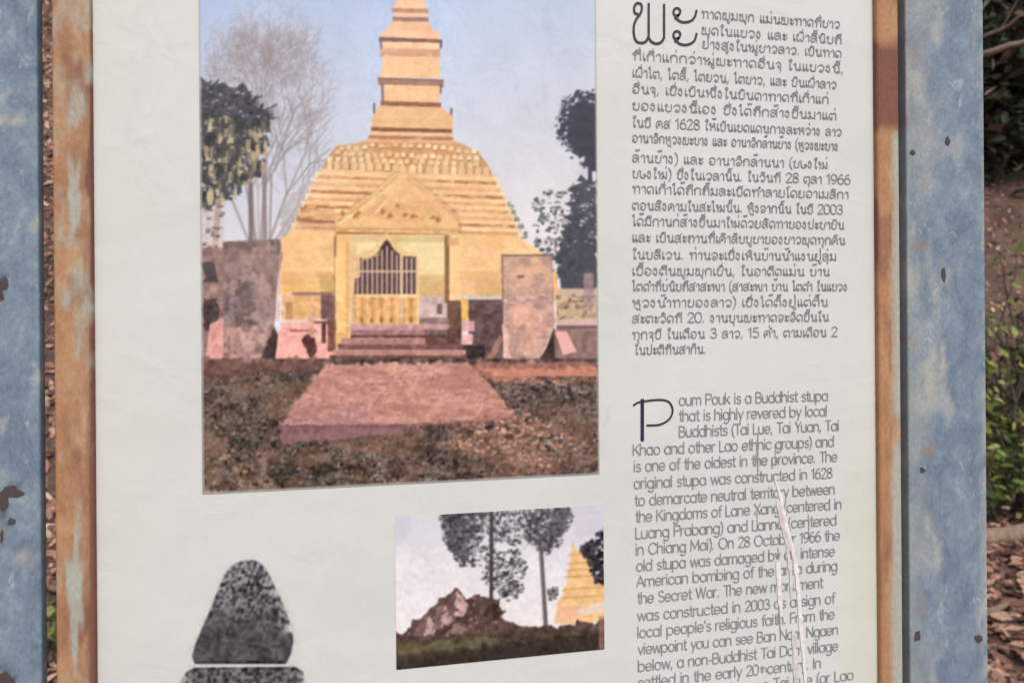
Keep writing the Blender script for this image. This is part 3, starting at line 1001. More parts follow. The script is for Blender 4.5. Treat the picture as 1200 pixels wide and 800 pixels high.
rect(652, 338, 702, 346, (206, 178, 158), .95, 14, 5); rect(652, 346, 702, 374, (184, 156, 132), .95, 36, 5); rect(652, 374, 702, 381, (212, 178, 166), .95, 12, 5)
specks([(652, 346), (698, 346), (698, 374), (652, 374)], 60, [(216, 180, 116), (128, 106, 96), (220, 196, 176)], 3, 6, .7, 52)
rect(652, 381, 702, 386, (120, 94, 92), .9, 10, 5); rect(650, 386, 702, 426, (146, 120, 114), .97, 26, 6)
poly([(650, 388), (664, 388), (676, 412), (660, 416)], (238, 178, 172), .95, 10, 5)
rect(684, 320, 696, 360, (168, 142, 138), .85, 30, 4)
# --- ground of the large photograph
rect(225, 420, 715, 600, (100, 88, 84), 1, 26, 8)
poly([(236, 420), (390, 420), (388, 428), (360, 436), (236, 440)], (128, 96, 88), .75, 26, 6, 2.5)
poly([(545, 422), (702, 424), (702, 448), (560, 450)], (176, 126, 114), .8, 30, 6, 3)
poly([(560, 432), (702, 430), (702, 442), (590, 444)], (214, 150, 130), .7, 18, 6, 2)
path = [(382, 428), (470, 426), (546, 425), (568, 444), (592, 470), (602, 488), (560, 496), (420, 500), (328, 500), (344, 474)]
poly(path, (196, 150, 138), 1, 20, 9, 2)
poly([(384, 428), (546, 425), (566, 444), (360, 452)], (212, 164, 146), .6, 18, 8, 3)
poly([(330, 500), (346, 474), (420, 478), (440, 500)], (172, 136, 138), .6, 14, 8, 4)
poly([(440, 470), (560, 456), (594, 484), (470, 500)], (202, 156, 138), .5, 18, 9, 5)
specks(path, 900, [(160, 116, 112), (206, 162, 146), (172, 120, 116), (214, 172, 156)], 3, 12, .38, 53, .3)
poly([(328, 498), (470, 497), (600, 488), (600, 496), (470, 508), (330, 516)], (148, 110, 112), .85, 16, 6, 1)
for k in range(60):
    gx0, gy0 = np.random.default_rng(700 + k).uniform([240, 445], [698, 575])
    if cover(path, 1)[1][min(max(int(gy0) - cover(path, 1)[0][0].start + OY, 0), 70), min(max(int(gx0) - 327, 0), 270)] > .5 and 428 < gy0 < 498 and 328 < gx0 < 600:
        continue
    poly([(gx0 - 18, gy0), (gx0, gy0 - 8), (gx0 + 20, gy0 + 1), (gx0 + 2, gy0 + 8)], [(74, 70, 62), (84, 84, 66), (120, 104, 98), (132, 116, 110), (68, 64, 62)][k % 5], .6, 18, 5, 3)
grassL = [(238, 440), (362, 434), (326, 500), (332, 520), (540, 508), (600, 500), (700, 460), (700, 556), (240, 582)]
specks(grassL, 2000, [(66, 62, 56), (92, 92, 72), (124, 110, 104), (80, 74, 74), (64, 66, 54), (104, 84, 80)], 2, 5.5, .7, 54)
specks([(500, 490), (640, 495), (690, 545), (600, 556)], 420, [(192, 146, 132), (170, 124, 112), (212, 168, 150), (110, 90, 78), (150, 128, 100)], 2, 6, .7, 55)
specks(grassL, 380, [(186, 172, 160), (168, 156, 152), (206, 176, 166), (214, 206, 190)], 1.6, 3.4, .8, 56)
grassR = [(580, 448), (702, 446), (702, 552), (650, 545), (610, 480)]
specks(grassR, 560, [(84, 78, 80), (104, 96, 98), (70, 68, 64), (150, 138, 134)], 2, 5.5, .7, 57)
specks([(238, 530), (300, 535), (330, 580), (238, 584)], 160, [(170, 134, 118), (142, 110, 100), (196, 166, 136), (100, 96, 70)], 2, 6, .7, 58)

# --- small photograph
q2 = [(455, 580), (715, 580), (715, 800), (455, 800)]
s2 = (slice(583 + OY, 800 + OY), slice(455, 716))
tt = np.clip((YY[s2] - 590) / 130, 0, 1)[..., None]
R[s2] = np.array([212, 208, 213.0]) * (1 - tt) + np.array([230, 222, 221.0]) * tt
R[s2] += ((noise2(217, 261, 40, 91, 3) - .5) * 14)[..., None]
poly([(455, 595), (488, 595), (484, 634), (455, 634)], (196, 192, 208), .45, 10, 14, 5)
poly([(670, 590), (712, 585), (712, 625), (676, 630)], (206, 198, 210), .7, 8, 12, 2)
K = [(84, 80, 84), (104, 100, 102), (66, 63, 68), (124, 120, 120)]
for pts, n, sd in [([(514, 600), (574, 596), (574, 618), (560, 640), (556, 664), (543, 666), (530, 650), (520, 630)], 330, 1),
                   ([(574, 594), (622, 594), (622, 628), (606, 640), (588, 634), (574, 648)], 190, 2), ([(582, 648), (606, 642), (618, 660), (612, 696), (596, 704), (576, 690), (576, 668)], 170, 3),
                   ([(606, 594), (664, 590), (672, 606), (660, 636), (640, 650), (618, 636)], 300, 4), ([(560, 640), (580, 640), (580, 700), (566, 690)], 40, 5),
                   ([(642, 690), (654, 688), (654, 700), (644, 702)], 26, 6)]:
    specks(pts, int(n * 1.5), K, 1.8, 5, .8, 300 + sd, .9)
    specks(pts, int(n * .45), [(216, 208, 212), (186, 180, 184)], 1.6, 4, .7, 330 + sd, .9)
poly([(516, 600), (562, 597), (556, 624), (550, 656), (540, 660), (526, 640)], (78, 74, 78), .62, 22, 5, 3)
poly([(612, 600), (662, 594), (662, 622), (640, 646), (620, 632)], (82, 78, 84), .6, 22, 5, 3)
specks([(540, 606), (650, 600), (640, 640), (560, 660)], 70, [(222, 214, 218), (206, 200, 206)], 2, 5, .7, 309, .9)
line(576, 600, 575.5, 748, 4.4, (84, 78, 82), .95); line(634, 645, 640, 738, 5, (106, 98, 100), .95); line(632, 645, 637, 736, 1.6, (180, 166, 164), .6)
gold = [(668, 656), (671, 632), (674, 640), (678, 646), (688, 652), (700, 676), (714, 690), (714, 728), (648, 730), (655, 704), (664, 684)]
poly(gold, (230, 190, 142), 1, 16, 5, 1)
for y in (650, 660, 668, 676, 690, 700):
    line(666 - (y - 650) * .12, y, 714, y - 3, 1.8, (190, 138, 84), .6)
poly([(680, 712), (714, 702), (714, 716), (672, 722)], (226, 204, 190), .9, 8, 6); poly([(652, 712), (678, 708), (676, 728), (650, 730)], (232, 186, 158), .8, 12, 5)
specks([(678, 640), (696, 632), (704, 620), (714, 618), (714, 684), (698, 682), (690, 660)], 200, [(72, 68, 74), (92, 88, 92), (60, 58, 64)], 3, 6, .9, 310, .9)
ruin = [(455, 738), (478, 740), (484, 730), (498, 718), (512, 706), (524, 696), (534, 689), (546, 700), (556, 698), (580, 702), (588, 712), (596, 728), (612, 732), (640, 734), (680, 730), (714, 724), (714, 790), (455, 800)]
poly(ruin, (104, 86, 82), 1, 22, 6, 2)
for pts, c in (([(484, 744), (498, 717), (504, 720), (496, 746)], (128, 108, 104)), ([(496, 744), (503, 721), (512, 734), (510, 745)], (206, 174, 168)), ([(506, 738), (514, 710), (520, 708), (518, 734)], (138, 114, 110)),
               ([(516, 734), (520, 708), (531, 722), (526, 732)], (196, 164, 158)), ([(524, 722), (532, 690), (537, 690), (534, 722)], (120, 98, 96)), ([(532, 720), (536, 692), (549, 708), (543, 722)], (210, 174, 170)),
               ([(548, 716), (554, 699), (566, 706), (560, 722)], (92, 76, 74)), ([(566, 722), (572, 702), (588, 712), (584, 728)], (84, 70, 68)), ([(520, 744), (536, 728), (548, 738), (530, 746)], (150, 124, 118))):
    poly(pts, c, .92, 24, 4, .7)
specks([(478, 742), (534, 694), (590, 708), (600, 738), (520, 748)], 130, [(70, 56, 54), (140, 118, 112), (112, 92, 84), (172, 146, 140)], 1.6, 4.5, .7, 340)
poly([(455, 752), (500, 748), (560, 744), (640, 738), (714, 738), (714, 800), (455, 800)], (92, 82, 74), .9, 16, 9, 2)
specks([(462, 745), (700, 735), (708, 756), (470, 784)], 420, [(70, 66, 58), (104, 98, 78), (84, 74, 68), (60, 56, 54), (122, 112, 92)], 2, 6, .5, 341, .5)
poly([(462, 758), (520, 750), (590, 742), (560, 762), (470, 772)], (124, 116, 92), .6, 16, 8, 3)
poly([(455, 770), (600, 752), (714, 740), (714, 800), (455, 800)], (70, 64, 62), .65, 12, 8, 3)
rect(702, 722, 708, 760, (150, 118, 106), .8, 16, 4)
# uneven plaster, leaf and gravel grain of the snapshots
mst = np.zeros((H, W))
sl, cv = cover([(377, 198), (577, 206), (606, 276), (655, 330), (655, 345), (328, 345), (330, 280), (345, 268)])
mst[sl] = cv
sl, cv = cover([(464, -90), (500, -90), (518, 45), (531, 150), (577, 206), (377, 198), (435, 150), (446, 45)])
mst[sl] = np.maximum(mst[sl], cv * .55)
wall = mst * (1 - .75 * ((XX > 391) & (XX < 541) & (YY > 236 + np.abs(XX - 466) * .3))) * (R.sum(-1) > 420) * (R[..., 0] - R[..., 2] > 30)
for sd, c, lo in ((401, (232, 176, 146), .52), (402, (206, 180, 132), .58), (403, (252, 224, 180), .55), (404, (222, 164, 118), .56)):
    f = np.clip((noise2(H, W, 24, sd, 4, .62, .55) - lo) * 4, 0, .36)
    R += (np.array(c, float) - R) * (f * wall)[..., None]
R += (np.array([226, 184, 140.0]) - R) * (wall * .34)[..., None]
# slabs and plaster below: blotches of damp and lichen
msl = np.zeros((H, W))
for pts in (slab, slab2):
    sl, cv = cover(pts)
    msl[sl] = np.maximum(msl[sl], cv)
for sd, c, lo in ((411, (112, 100, 102), .55), (412, (196, 164, 154), .56), (413, (170, 146, 142), .55)):
    f = np.clip((noise2(H, W, 17, sd, 4, .65) - lo) * 7, 0, .6)
    f = f * np.where(XX < 400, 1.0, .45)
    R += (np.array(c, float) - R) * (f * msl)[..., None]
# grass, leaves and bare earth in patches
mg = ((YY > 440) & (XX > 232) & (XX < 705) & (YY < 590)) * 1.0
sl, cv = cover(path)
mg[sl] *= 1 - cv
for sd, c, lo in ((421, (72, 74, 60), .54), (422, (146, 116, 106), .58), (423, (64, 58, 58), .55), (424, (128, 118, 112), .58)):
    f = np.clip((noise2(H, W, 22, sd, 4, .7, .6) - lo) * 8, 0, .6)
    R += (np.array(c, float) - R) * (f * mg)[..., None]
grn = np.kron(np.random.default_rng(431).normal(0, 1, (H // 3 + 1, W // 3 + 1)), np.ones((3, 3)))[:H, :W]
R += (mg * grn * 15)[..., None] * np.array([1, .98, .94])
R += (np.array([150, 116, 102.0]) - R) * (mg * np.clip((noise2(H, W, 40, 433, 3, .6, .5) - .35) * 1.6, .08, .55))[..., None]
poly([(327, 499), (400, 499), (480, 497), (470, 507), (400, 513), (332, 520)], (150, 114, 118), .85, 18, 6, 1.2)
line(328, 499.5, 470, 498.5, 2.2, (120, 86, 90), .6)
specks([(560, 484), (606, 476), (690, 520), (640, 548), (520, 520)], 260, [(204, 156, 140), (182, 132, 120), (222, 178, 160), (120, 96, 86)], 2, 5.5, .75, 434)
mp2 = np.zeros((H, W))
mp2[sl] = cv
R += (mp2 * grn * 5)[..., None] * np.array([1, 1, .95])
f = np.clip((noise2(H, W, 34, 432, 5, .6, .35) - .5) * 3.5, 0, .5)
R += (np.array([166, 118, 112.0]) - R) * (f * mp2)[..., None]
gb = np.random.default_rng(33)
blk = noise2(H, W, 5, 34, 2) - .5
blk4 = (noise2(H, W, 3.3, 35, 1) - .5) * 4
blkw = (noise2(H, W, 11, 36, 2, .6, .3) - .5) * 5
mst = np.zeros((H, W))
sl, cv = cover([(377, 198), (577, 206), (606, 276), (655, 330), (655, 425), (236, 425), (236, 285), (330, 280), (345, 268)])
mst[sl] = cv
mgr = ((YY > 420) & (YY < 590) & (XX > 232) & (XX < 705)) * 1.0
msm = ((YY > 640) & (YY < 800) & (XX > 460) & (XX < 715)) * 0.6
msp = ((YY < 200) & (XX > 430) & (XX < 535)) * 0.3
mpt = np.zeros((H, W))
sl, cv = cover(path)
mpt[sl] = cv
amt = mst * (.3 + .5 * (YY > 345)) + mgr * (.6 - .3 * mpt) + msm * .8 + msp
R += (amt * (blk * 26 + blk4 * 7 + blkw * 5 * mst))[..., None] * np.array([1, .96, .9])
# the prints hold a little more contrast in masonry and foliage than in the sky
ctr = np.maximum(amt > 0, R.mean(-1) < 150) * 1.0
R += ((R - 160) * .12 - 3) * (np.clip(ctr, 0, 1) * ((XX > 225) & (XX < 716)))[..., None]
# soften the pictures as a printed snapshot is
for reg in ((slice(0, 600 + OY), slice(225, 715)), s2):
    P = R[reg]
    for ax in (0, 1):
        P = (np.roll(P, 1, ax) + 2.2 * P + np.roll(P, -1, ax)) / 4.2
    R[reg] = P
    R[reg] += np.random.default_rng(3).normal(0, 2.2, P.shape[:2])[..., None]


def sample(x, y):
    x, y = np.clip(x, 0, W - 2), np.clip(y + OY, 0, H - 2)
    x0, y0 = x.astype(int), y.astype(int)
    fx, fy = (x - x0)[:, None], (y - y0)[:, None]
    return (R[y0, x0] * (1 - fx) + R[y0, x0 + 1] * fx) * (1 - fy) + (R[y0 + 1, x0] * (1 - fx) + R[y0 + 1, x0 + 1] * fx) * fy


def to_ink(rgb):
    return np.clip((lin(rgb) - 0.016) / (PANEL_SEEN - 0.016) * PANEL_BASE, 0.006, 0.95)


def print_grid(name, x0, x1, z0, z1, y, step=0.00078, border=None, keep=None):
    nx, nz = int((x1 - x0) / step), int((z1 - z0) / step)
    gx_, gz_ = np.meshgrid(np.linspace(x0, x1, nx + 1), np.linspace(z0, z1, nz + 1))
    V = np.stack([gx_, np.full_like(gx_, y), gz_], -1).reshape(-1, 3)
    I = np.arange((nx + 1) * (nz + 1)).reshape(nz + 1, nx + 1)
    Q = np.stack([I[:-1, :-1], I[:-1, 1:], I[1:, 1:], I[1:, :-1]], -1).reshape(-1, 4)
    x, yy = proj(V)
    col = sample(x, yy)
    if border is not None:
        e = np.minimum(np.minimum(V[:, 0] - x0, x1 - V[:, 0]), np.minimum(V[:, 2] - z0, z1 - V[:, 2]))
        k = np.clip(1.4 - e / border[0], 0, 1)[:, None]
        col = col + (np.array(border[1], float) - col) * k * 0.8
    if keep is not None:
        a = keep(x, yy)
        Q = Q[(a[Q] > 0.03).any(1)]
        use = np.unique(Q)
        re = np.zeros(len(V), int)
        re[use] = np.arange(len(use))
        V, col, Q = V[use], col[use], re[Q]
    o = fast_mesh(name, V, Q, M_PRINT, panel)
    set_colour(o, 'ink', to_ink(col))
    return o


pa, pb = inv(235, 300)[0], inv(700.5, 300)[0]
zb = inv(469, 567)[2]
ph = print_grid('printed_photo', pa, pb, zb, 1.755, -0.0004, border=(0.0016, (176, 172, 170)))
ph['label'] = 'large print of a golden stupa with gated porch and bare tree'
qa, qb = (inv(464, 697)[0] + inv(463, 607)[0]) / 2, (inv(706, 590)[0] + inv(709, 757)[0]) / 2
qz1, qz0 = (inv(463, 607)[2] + inv(706, 590)[2]) / 2, (inv(465, 787)[2] + inv(709, 757)[2]) / 2
ph = print_grid('printed_photo', qa, qb, qz0, qz1, -0.0004)
ph['label'] = 'small print of ruins and tall trees beside a golden stupa'

# --- the grey stone stupa, printed straight on the white sheet
stone_top = [(283, 657), (290, 655.5), (298, 656), (305, 659), (311, 665), (317, 676), (324, 690), (331, 704), (337, 719), (342, 735), (344, 750), (341, 766), (335, 777.5), (228, 777.5), (225, 768), (229, 754), (236, 737), (244, 719), (251, 702), (257, 686), (263, 673), (269, 664), (276, 659)]
stone_base = [(228, 781.5), (346, 780.5), (355, 786), (358, 800), (362, 830), (366, 862), (206, 862), (208, 824), (211, 798), (219, 786)]
mask = np.zeros((H, W))
for pts in (stone_top, stone_base):
    sl, cv = cover(pts, 3)
    mask[sl] = np.maximum(mask[sl], cv)
inner = mask.copy()
for ax, k in ((0, 3), (1, 3), (0, 2), (1, 2)):
    inner = (np.roll(inner, k, ax) + inner + np.roll(inner, -k, ax)) / 3
nz1, nz2 = noise2(H, W, 4, 95, 2), noise2(H, W, 14, 96, 3)
gp = np.random.default_rng(97)
pix = np.clip((noise2(H, W, 3.6, 98, 2, .5) - .5) * 2.2 + .5, 0, 1)
# crisp on the left, worn away in dots on the right shoulder
worn = np.clip((XX - (300 + (YY - 656) * 0.22)) / 34, 0, 1) * (YY < 742) + 0.5 * (YY > 780) * np.clip((np.abs(XX - 284) - 52) / 20, 0, 1)
worn = np.maximum(worn, 0.22 * np.clip((690 - YY) / 40, 0, 1) * (YY < 778))
al = mask * np.clip(1.15 - worn * 1.1 * (0.35 + pix) + (inner - 0.85) * 0.6, 0, 1)
halo = np.clip(inner * 1.6, 0, 1) * (1 - mask) * (pix > 0.72) * 0.35 * (YY < 777)
al = np.maximum(al, halo)
tone = 84 + (pix - .5) * 105 * np.clip((758 - YY) / 70, 0.3, 1) + (nz2 - .5) * 40
tone += 26 * np.clip((730 - YY) / 70, 0, 1) + 10 * np.sin((XX + YY * .4) * 1.1) * np.clip((748 - YY) / 40, 0, 1) + (YY > 781) * ((pix - .5) * 46 + 6)
tone -= 26 * (np.abs(YY - 776) < 2.2) + 20 * (np.abs(YY - 783) < 1.8)
stone = np.stack([tone, tone * .985, tone * 1.0], -1)
reg = (slice(640 + OY, 880 + OY), slice(190, 380))
base = np.array([212, 211, 206.0]) * np.ones_like(stone)
comp = base + (stone - base) * np.clip(al, 0, 1)[..., None]
for ax in (0, 1):
    comp = (np.roll(comp, 1, ax) + 2.6 * comp + np.roll(comp, -1, ax)) / 4.6
    al = np.maximum(al, np.maximum(np.roll(al, 1, ax), np.roll(al, -1, ax)))
bx, by = XX[reg], YY[reg]
tintm = sheet_tint(bx, by)
R[reg] = comp[reg]
a_full = al


def keep_stone(x, y):
    return a_full[np.clip(y + OY, 0, H - 1).astype(int), np.clip(x, 0, W - 1).astype(int)]


so = print_grid('printed_stone_stupa', inv(200, 700)[0], inv(374, 700)[0], inv(284, 862)[2], inv(284, 648)[2], -0.0004, keep=keep_stone)
so['label'] = 'grey speckled print of a squat stone stupa'
ca = so.data.color_attributes['ink']
buf = np.zeros(len(so.data.vertices) * 4, np.float32)
ca.data.foreach_get('color', buf)
co = np.zeros(len(so.data.vertices) * 3, np.float32)
so.data.vertices.foreach_get('co', co)
buf = buf.reshape(-1, 4)
sx_, sy_ = proj(co.reshape(-1, 3).astype(float))
buf[:, :3] *= sheet_tint(sx_, sy_)
ca.data.foreach_set('color', buf.ravel())

# ------------------------------------------------------------------ lettering: strokes on a 10-unit letter height
def P(s):
    return [tuple(map(float, p.split(','))) for p in s.split()]


O = '~0,5 1.3,1.3 4.6,0 7.9,1.3 9.2,5 7.9,8.7 4.6,10 1.3,8.7 0,5'
GL = {  # letter: (advance, strokes)
    'a': (11.5, [O, '9.2,10 9.2,0']), 'b': (11.5, ['0,15 0,0', O]), 'c': (10, ['~8.2,8.2 4.8,10 1.3,8.7 0,5 1.3,1.3 4.8,0 8.2,1.8']),
    'd': (11.5, [O, '9.2,15 9.2,0']), 'e': (11, ['0.2,5 9,5', '~9,5 7.9,8.7 4.6,10 1.3,8.7 0,5 1.3,1.3 4.8,0 8.4,1.9']),
    'f': (6, ['~5.5,14.2 4,15 2.4,13.6 2.2,11 2.2,0', '0,9.6 5,9.6']), 'g': (11.5, [O, '~9.2,10 9.2,5 9.1,-2 7,-4.8 4,-5 1,-3.6']),
    'h': (10.5, ['0,15 0,0', '~0,6 2,9.4 5,10 7.4,8.6 8,6 8,0']), 'i': (3.5, ['0.6,10 0.6,0', '0.6,13.2 0.6,14.4']),
    'j': (4, ['~1.5,10 1.5,0 1.2,-4 -1,-5', '1.5,13.2 1.5,14.4']), 'k': (9.5, ['0,15 0,0', '7,10 0.3,4.4', '2.6,6.2 7.6,0']), 'l': (3.5, ['0.6,15 0.6,0']),
    'm': (16, ['0,10 0,0', '~0,6 1.6,9.3 4,10 6.2,8.8 6.8,6 6.8,0', '~6.8,6 8.4,9.3 10.8,10 13,8.8 13.6,6 13.6,0']), 'n': (10.5, ['0,10 0,0', '~0,6 2,9.4 5,10 7.4,8.6 8,6 8,0']),
    'o': (11.2, [O]), 'p': (11.5, ['0,10 0,-5', O]), 'q': (11.5, [O, '9.2,10 9.2,-5']), 'r': (6.4, ['0,10 0,0', '~0,6 1.8,9.2 5,10']),
    's': (8.4, ['~6.4,8.6 3.6,10 .9,8.6 1,6.4 3.6,5.2 6.2,4 6.6,1.6 4,0 0.6,1.2']), 't': (6, ['~2.2,14 2.2,3 3,0.4 5.2,0.3', '0,10 5,10']),
    'u': (10.5, ['~0,10 0,4 .8,1.2 3.4,0 6.4,.8 8,4', '8,10 8,0']), 'v': (9.2, ['0,10 4,0 8,10']), 'w': (14, ['0,10 3.2,0 6.4,10 9.6,0 12.8,10']),
    'x': (9, ['0,10 7.6,0', '7.6,10 0,0']), 'y': (9.2, ['0,10 4,0.4', '8,10 2,-5']), 'z': (9, ['0,10 7.6,10 0,0 7.6,0']),
    'A': (13, ['0,0 5.8,14.4 11.6,0', '2.2,5 9.4,5']), 'B': (11.5, ['0,0 0,14.4', '~0,14.4 5,14.4 8,13 8,9.4 5,7.8 0,7.8', '~0,7.8 6,7.6 9,5.6 9,2 6,0 0,0']),
    'C': (14, ['~12,11.6 8,14.6 3,13.4 0,7.2 3,1 8,-.2 12,2.8']), 'D': (13, ['0,0 0,14.4', '~0,14.4 5,14.4 10,12 11,7.2 10,2.4 5,0 0,0']), 'I': (4, ['1,0 1,14.4']),
    'K': (11.5, ['0,0 0,14.4', '9,14.4 0.2,6', '3,8.6 9.8,0']), 'L': (9, ['0,14.4 0,0 7,0']), 'M': (15.5, ['0,0 0.8,14.4 6.6,3 12.4,14.4 13.2,0']),
    'N': (13, ['0,0 0,14.4 10.6,0 10.6,14.4']), 'O': (16, ['~0,7.2 2.4,1.8 7,-.2 11.6,1.8 14,7.2 11.6,12.6 7,14.6 2.4,12.6 0,7.2']), 'P': (10.6, ['0,0 0,14.4', '~0,14.4 5,14.4 8.6,13 8.6,8.6 5,7 0,7']),
    'S': (10.5, ['~8.4,12.6 4.6,14.6 1,12.8 1.2,9 4.6,7.4 8.2,5.6 8.8,2 5,-.2 .6,2']), 'T': (10.5, ['0,14.4 9.6,14.4', '4.8,14.4 4.8,0']), 'W': (18, ['0,14.4 4,0 8,14.4 12,0 16,14.4']),
    'X': (11.5, ['0,14.4 10,0', '10,14.4 0,0']), 'Y': (11, ['0,14.4 4.9,6.6 9.8,14.4', '4.9,6.6 4.9,0']), 'F': (9.5, ['0,0 0,14.4 8,14.4', '0,7.6 7,7.6']),
    '0': (10.5, ['~0,7 1,1.6 4.4,0 7.8,1.6 8.8,7 7.8,12.6 4.4,14.2 1,12.6 0,7']), '1': (6.5, ['0,11.4 3.4,14.2 3.4,0']), '2': (10, ['~.6,11 2,13.8 5,14.2 7.8,12.2 7.4,8.8 4,5 .2,0', '.2,0 8.4,0']),
    '3': (10, ['~.8,12.2 4,14.2 7.4,12.6 7.2,9 3.6,7.6', '~3.6,7.6 7.8,6.2 8.2,2 4.4,0 .4,1.8']), '5': (10, ['7.6,14.2 2,14.2 1,7.8', '~1,7.8 4.6,9 8,7 8,2.4 4.6,0 .4,1.6']),
    '6': (10.2, ['~7,13.6 4,13.6 1,9 .2,4.6 1.6,1 4.6,0 7.8,1.4 8.4,4.6 7,8 4,8.6 .8,6.6']), '8': (10.2, ['~4.4,7.6 1.2,9.4 1.2,12.6 4.4,14.2 7.6,12.6 7.6,9.4 4.4,7.6 .8,5.4 .6,1.8 4.4,0 8.2,1.8 8,5.4 4.4,7.6']),
    '9': (10.2, ['~1.8,.6 5,1 7.8,5 8.4,9.6 7,13.2 4,14.2 .8,12.8 .2,9.6 1.6,6.2 4.6,5.6 7.8,7.6']),
    '.': (4, ['0.8,0 0.8,1.3']), ',': (4, ['1.2,1.3 0.3,-2.2']), '(': (5, ['~3.4,15.4 1,11 .4,6 1,1 3.4,-3.4']), ')': (5, ['~.2,15.4 2.6,11 3.2,6 2.6,1 .2,-3.4']), '-': (7, ['0.6,5 5,5']), "'": (3.5, ['1,15 .6,11.4']),
    # Lao letters
    'ກ': (10.5, ['~1,0 1,5 .2,6.6 2.4,7.2', '~.4,7.4 2,9.6 4.8,10 7.6,8.6 8,5', '8,6 8,0']), 'ຂ': (10, ['~1.6,7.4 .6,8.6 1.6,10 3,9 2.6,7 1.2,4.6 1.2,2 2.4,.3 4.8,0 7,1 7.6,4', '7.6,3 7.6,10']),
    'ຄ': (11, ['~1,0 .2,4 1,8 4.4,10 7.6,8.4 8.6,5', '8.6,6 8.6,0', '~1,0 2.6,3 4,6 5.4,5 4.4,3.6 3.2,4.6']), 'ງ': (8.5, ['~2.6,7.4 1.2,8.4 2,10 3.8,9.4 4.8,6', '~4.8,7 4.8,2 3.6,0 1.8,1.4 .2,4']),
    'ຈ': (10, ['~.4,7.2 2,9.6 5,10 7.4,8 7.8,4.6 6.4,1.2 4,0 1.8,.8 1.6,3.4 3.8,4.4 5.2,3.2']), 'ສ': (11, ['~.4,7.6 2,9.6 5,10 7.4,8.4 7.8,5', '7.8,6 7.8,0', '~7.8,3 5.6,5.6 2.4,5.6 .4,3.2 1.6,.4 4,.4 5.4,2.6', '7,9 9.6,12.4']),
    'ຊ': (10.5, ['~1.6,7.4 .6,8.6 1.6,10 3,9 2.6,7 1.2,4.6 1.2,2 2.4,.3 4.8,0 7,1 7.6,4', '7.6,3 7.6,8 9.4,10.6']), 'ຍ': (10.5, ['~2,8 .8,9 1.8,10.2 3,9 2.2,7.4 .6,6 1.8,4.8 3,5', '~1.4,4.8 .4,2 2.4,0 5.6,0 8,2 8,5', '8,4 8,10']),
    'ດ': (10.5, ['~2.4,0 .4,3 .4,7 2.4,9.6 5,10 7.6,8.4 8,5', '8,6 8,0', '~2.4,0 4.2,1 3.6,3 2,2.6']), 'ຕ': (11, ['~2.4,0 .4,3 .4,7 2,9.6 4.2,8.4 6.4,10 8.4,8 8.6,5', '8.6,6 8.6,0', '~2.4,0 4.2,1 3.6,3 2,2.6']),
    'ຖ': (11, ['~2.2,7.4 .8,8.6 2,10 3.4,8.6 2.4,6.6 1,4.4 1.4,2 3,0', '~3,4 5,9.4 7.6,9.4 8.6,6', '8.6,7 8.6,0']), 'ທ': (11.5, ['~2,7.6 .6,8.8 1.8,10 3,8.8 3,5', '3,8 3,0', '~3,5 5,9.2 7.4,9.8 9,7.6 9,4', '9,6 9,0']),
    'ນ': (11, ['~2,7.6 .6,8.8 1.8,10 3,8.8 3,5', '~3,6 3,2 4.4,0 6.4,1.6', '8,10 8,1.4', '~8,1.4 7,0 5.8,1 7,2.6 9.4,.4']), 'ບ': (10.5, ['~1.6,7.6 .4,8.8 1.4,10 2.6,8.8 2,6 1.6,2 3,.2 6,.2 8,2 8,5', '8,4 8,10']),
    'ປ': (10.5, ['~1.6,7.6 .4,8.8 1.4,10 2.6,8.8 2,6 1.6,2 3,.2 6,.2 8,2 8,5', '8,4 8,14.4']), 'ຜ': (11.5, ['~.6,10 .6,4 1.4,.6 3,.2 4.6,3', '~4.6,3 6.2,.2 8,.6 9,3 9,6', '9,5 9,10', '~.6,10 2.4,9.4 2,7.8 .8,8.2']),
    'ຝ': (11.5, ['~.6,10 .6,4 1.4,.6 3,.2 4.6,3', '~4.6,3 6.2,.2 8,.6 9,3 9,6', '9,5 9,14.4', '~.6,10 2.4,9.4 2,7.8 .8,8.2']), 'ພ': (12.5, ['~2,7.6 .6,8.8 1.8,10 3,8.6 2,6 .6,4 1,1 2.4,0 4,.4 5,2.4', '5,10 5,2', '~5,2.4 6,.4 8,0 9.6,1.2 10,4', '10,3 10,10']),
    'ຟ': (12.5, ['~2,7.6 .6,8.8 1.8,10 3,8.6 2,6 .6,4 1,1 2.4,0 4,.4 5,2.4', '5,10 5,2', '~5,2.4 6,.4 8,0 9.6,1.2 10,4', '10,3 10,14.4']), 'ມ': (11, ['~1.6,7.6 .4,8.8 1.4,10 2.6,8.8 2.4,6 2.4,2', '~2.4,3 1.6,0 .2,1 1.4,2.6 5,1 7.6,.4', '8.2,10 8.2,0']),
    'ຢ': (11, ['~2,8 .8,9 1.8,10.2 3,9 2.2,7.4 .6,6 1.8,4.8 3,5', '~1.4,4.8 .4,2 2.4,0 5.6,0 8,2 8,5', '8,4 8,14.4']), 'ຣ': (9.5, ['~.6,7.4 2.4,9.8 5,9.6 6.8,8', '~.8,7 3,6 6,5 7,2.4 5.6,.2 3.4,.6 3.4,2.6 5,3']),
    'ລ': (10.5, ['~.4,7.6 2,9.6 5,10 7.4,8.4 7.8,5', '7.8,6 7.8,0', '~7.8,3 5.6,5.6 2.4,5.6 .4,3.2 1.6,.4 4,.4 5.4,2.6']), 'ວ': (10, ['~.6,7.4 2.4,9.6 5,10 7.4,8 7.8,4.6 6.4,1 4,0 2.4,1 3.4,2.6 4.8,1.6']), 'ຫ': (11.5, ['~1.6,7.6 .4,8.8 1.4,10 2.6,8.8 2.6,5', '2.6,8 2.6,0', '~2.6,4 5,6.2 6,9.4 7.8,10 8.6,8 7,6.6', '~5,6 8,5 9,2 9,0']),
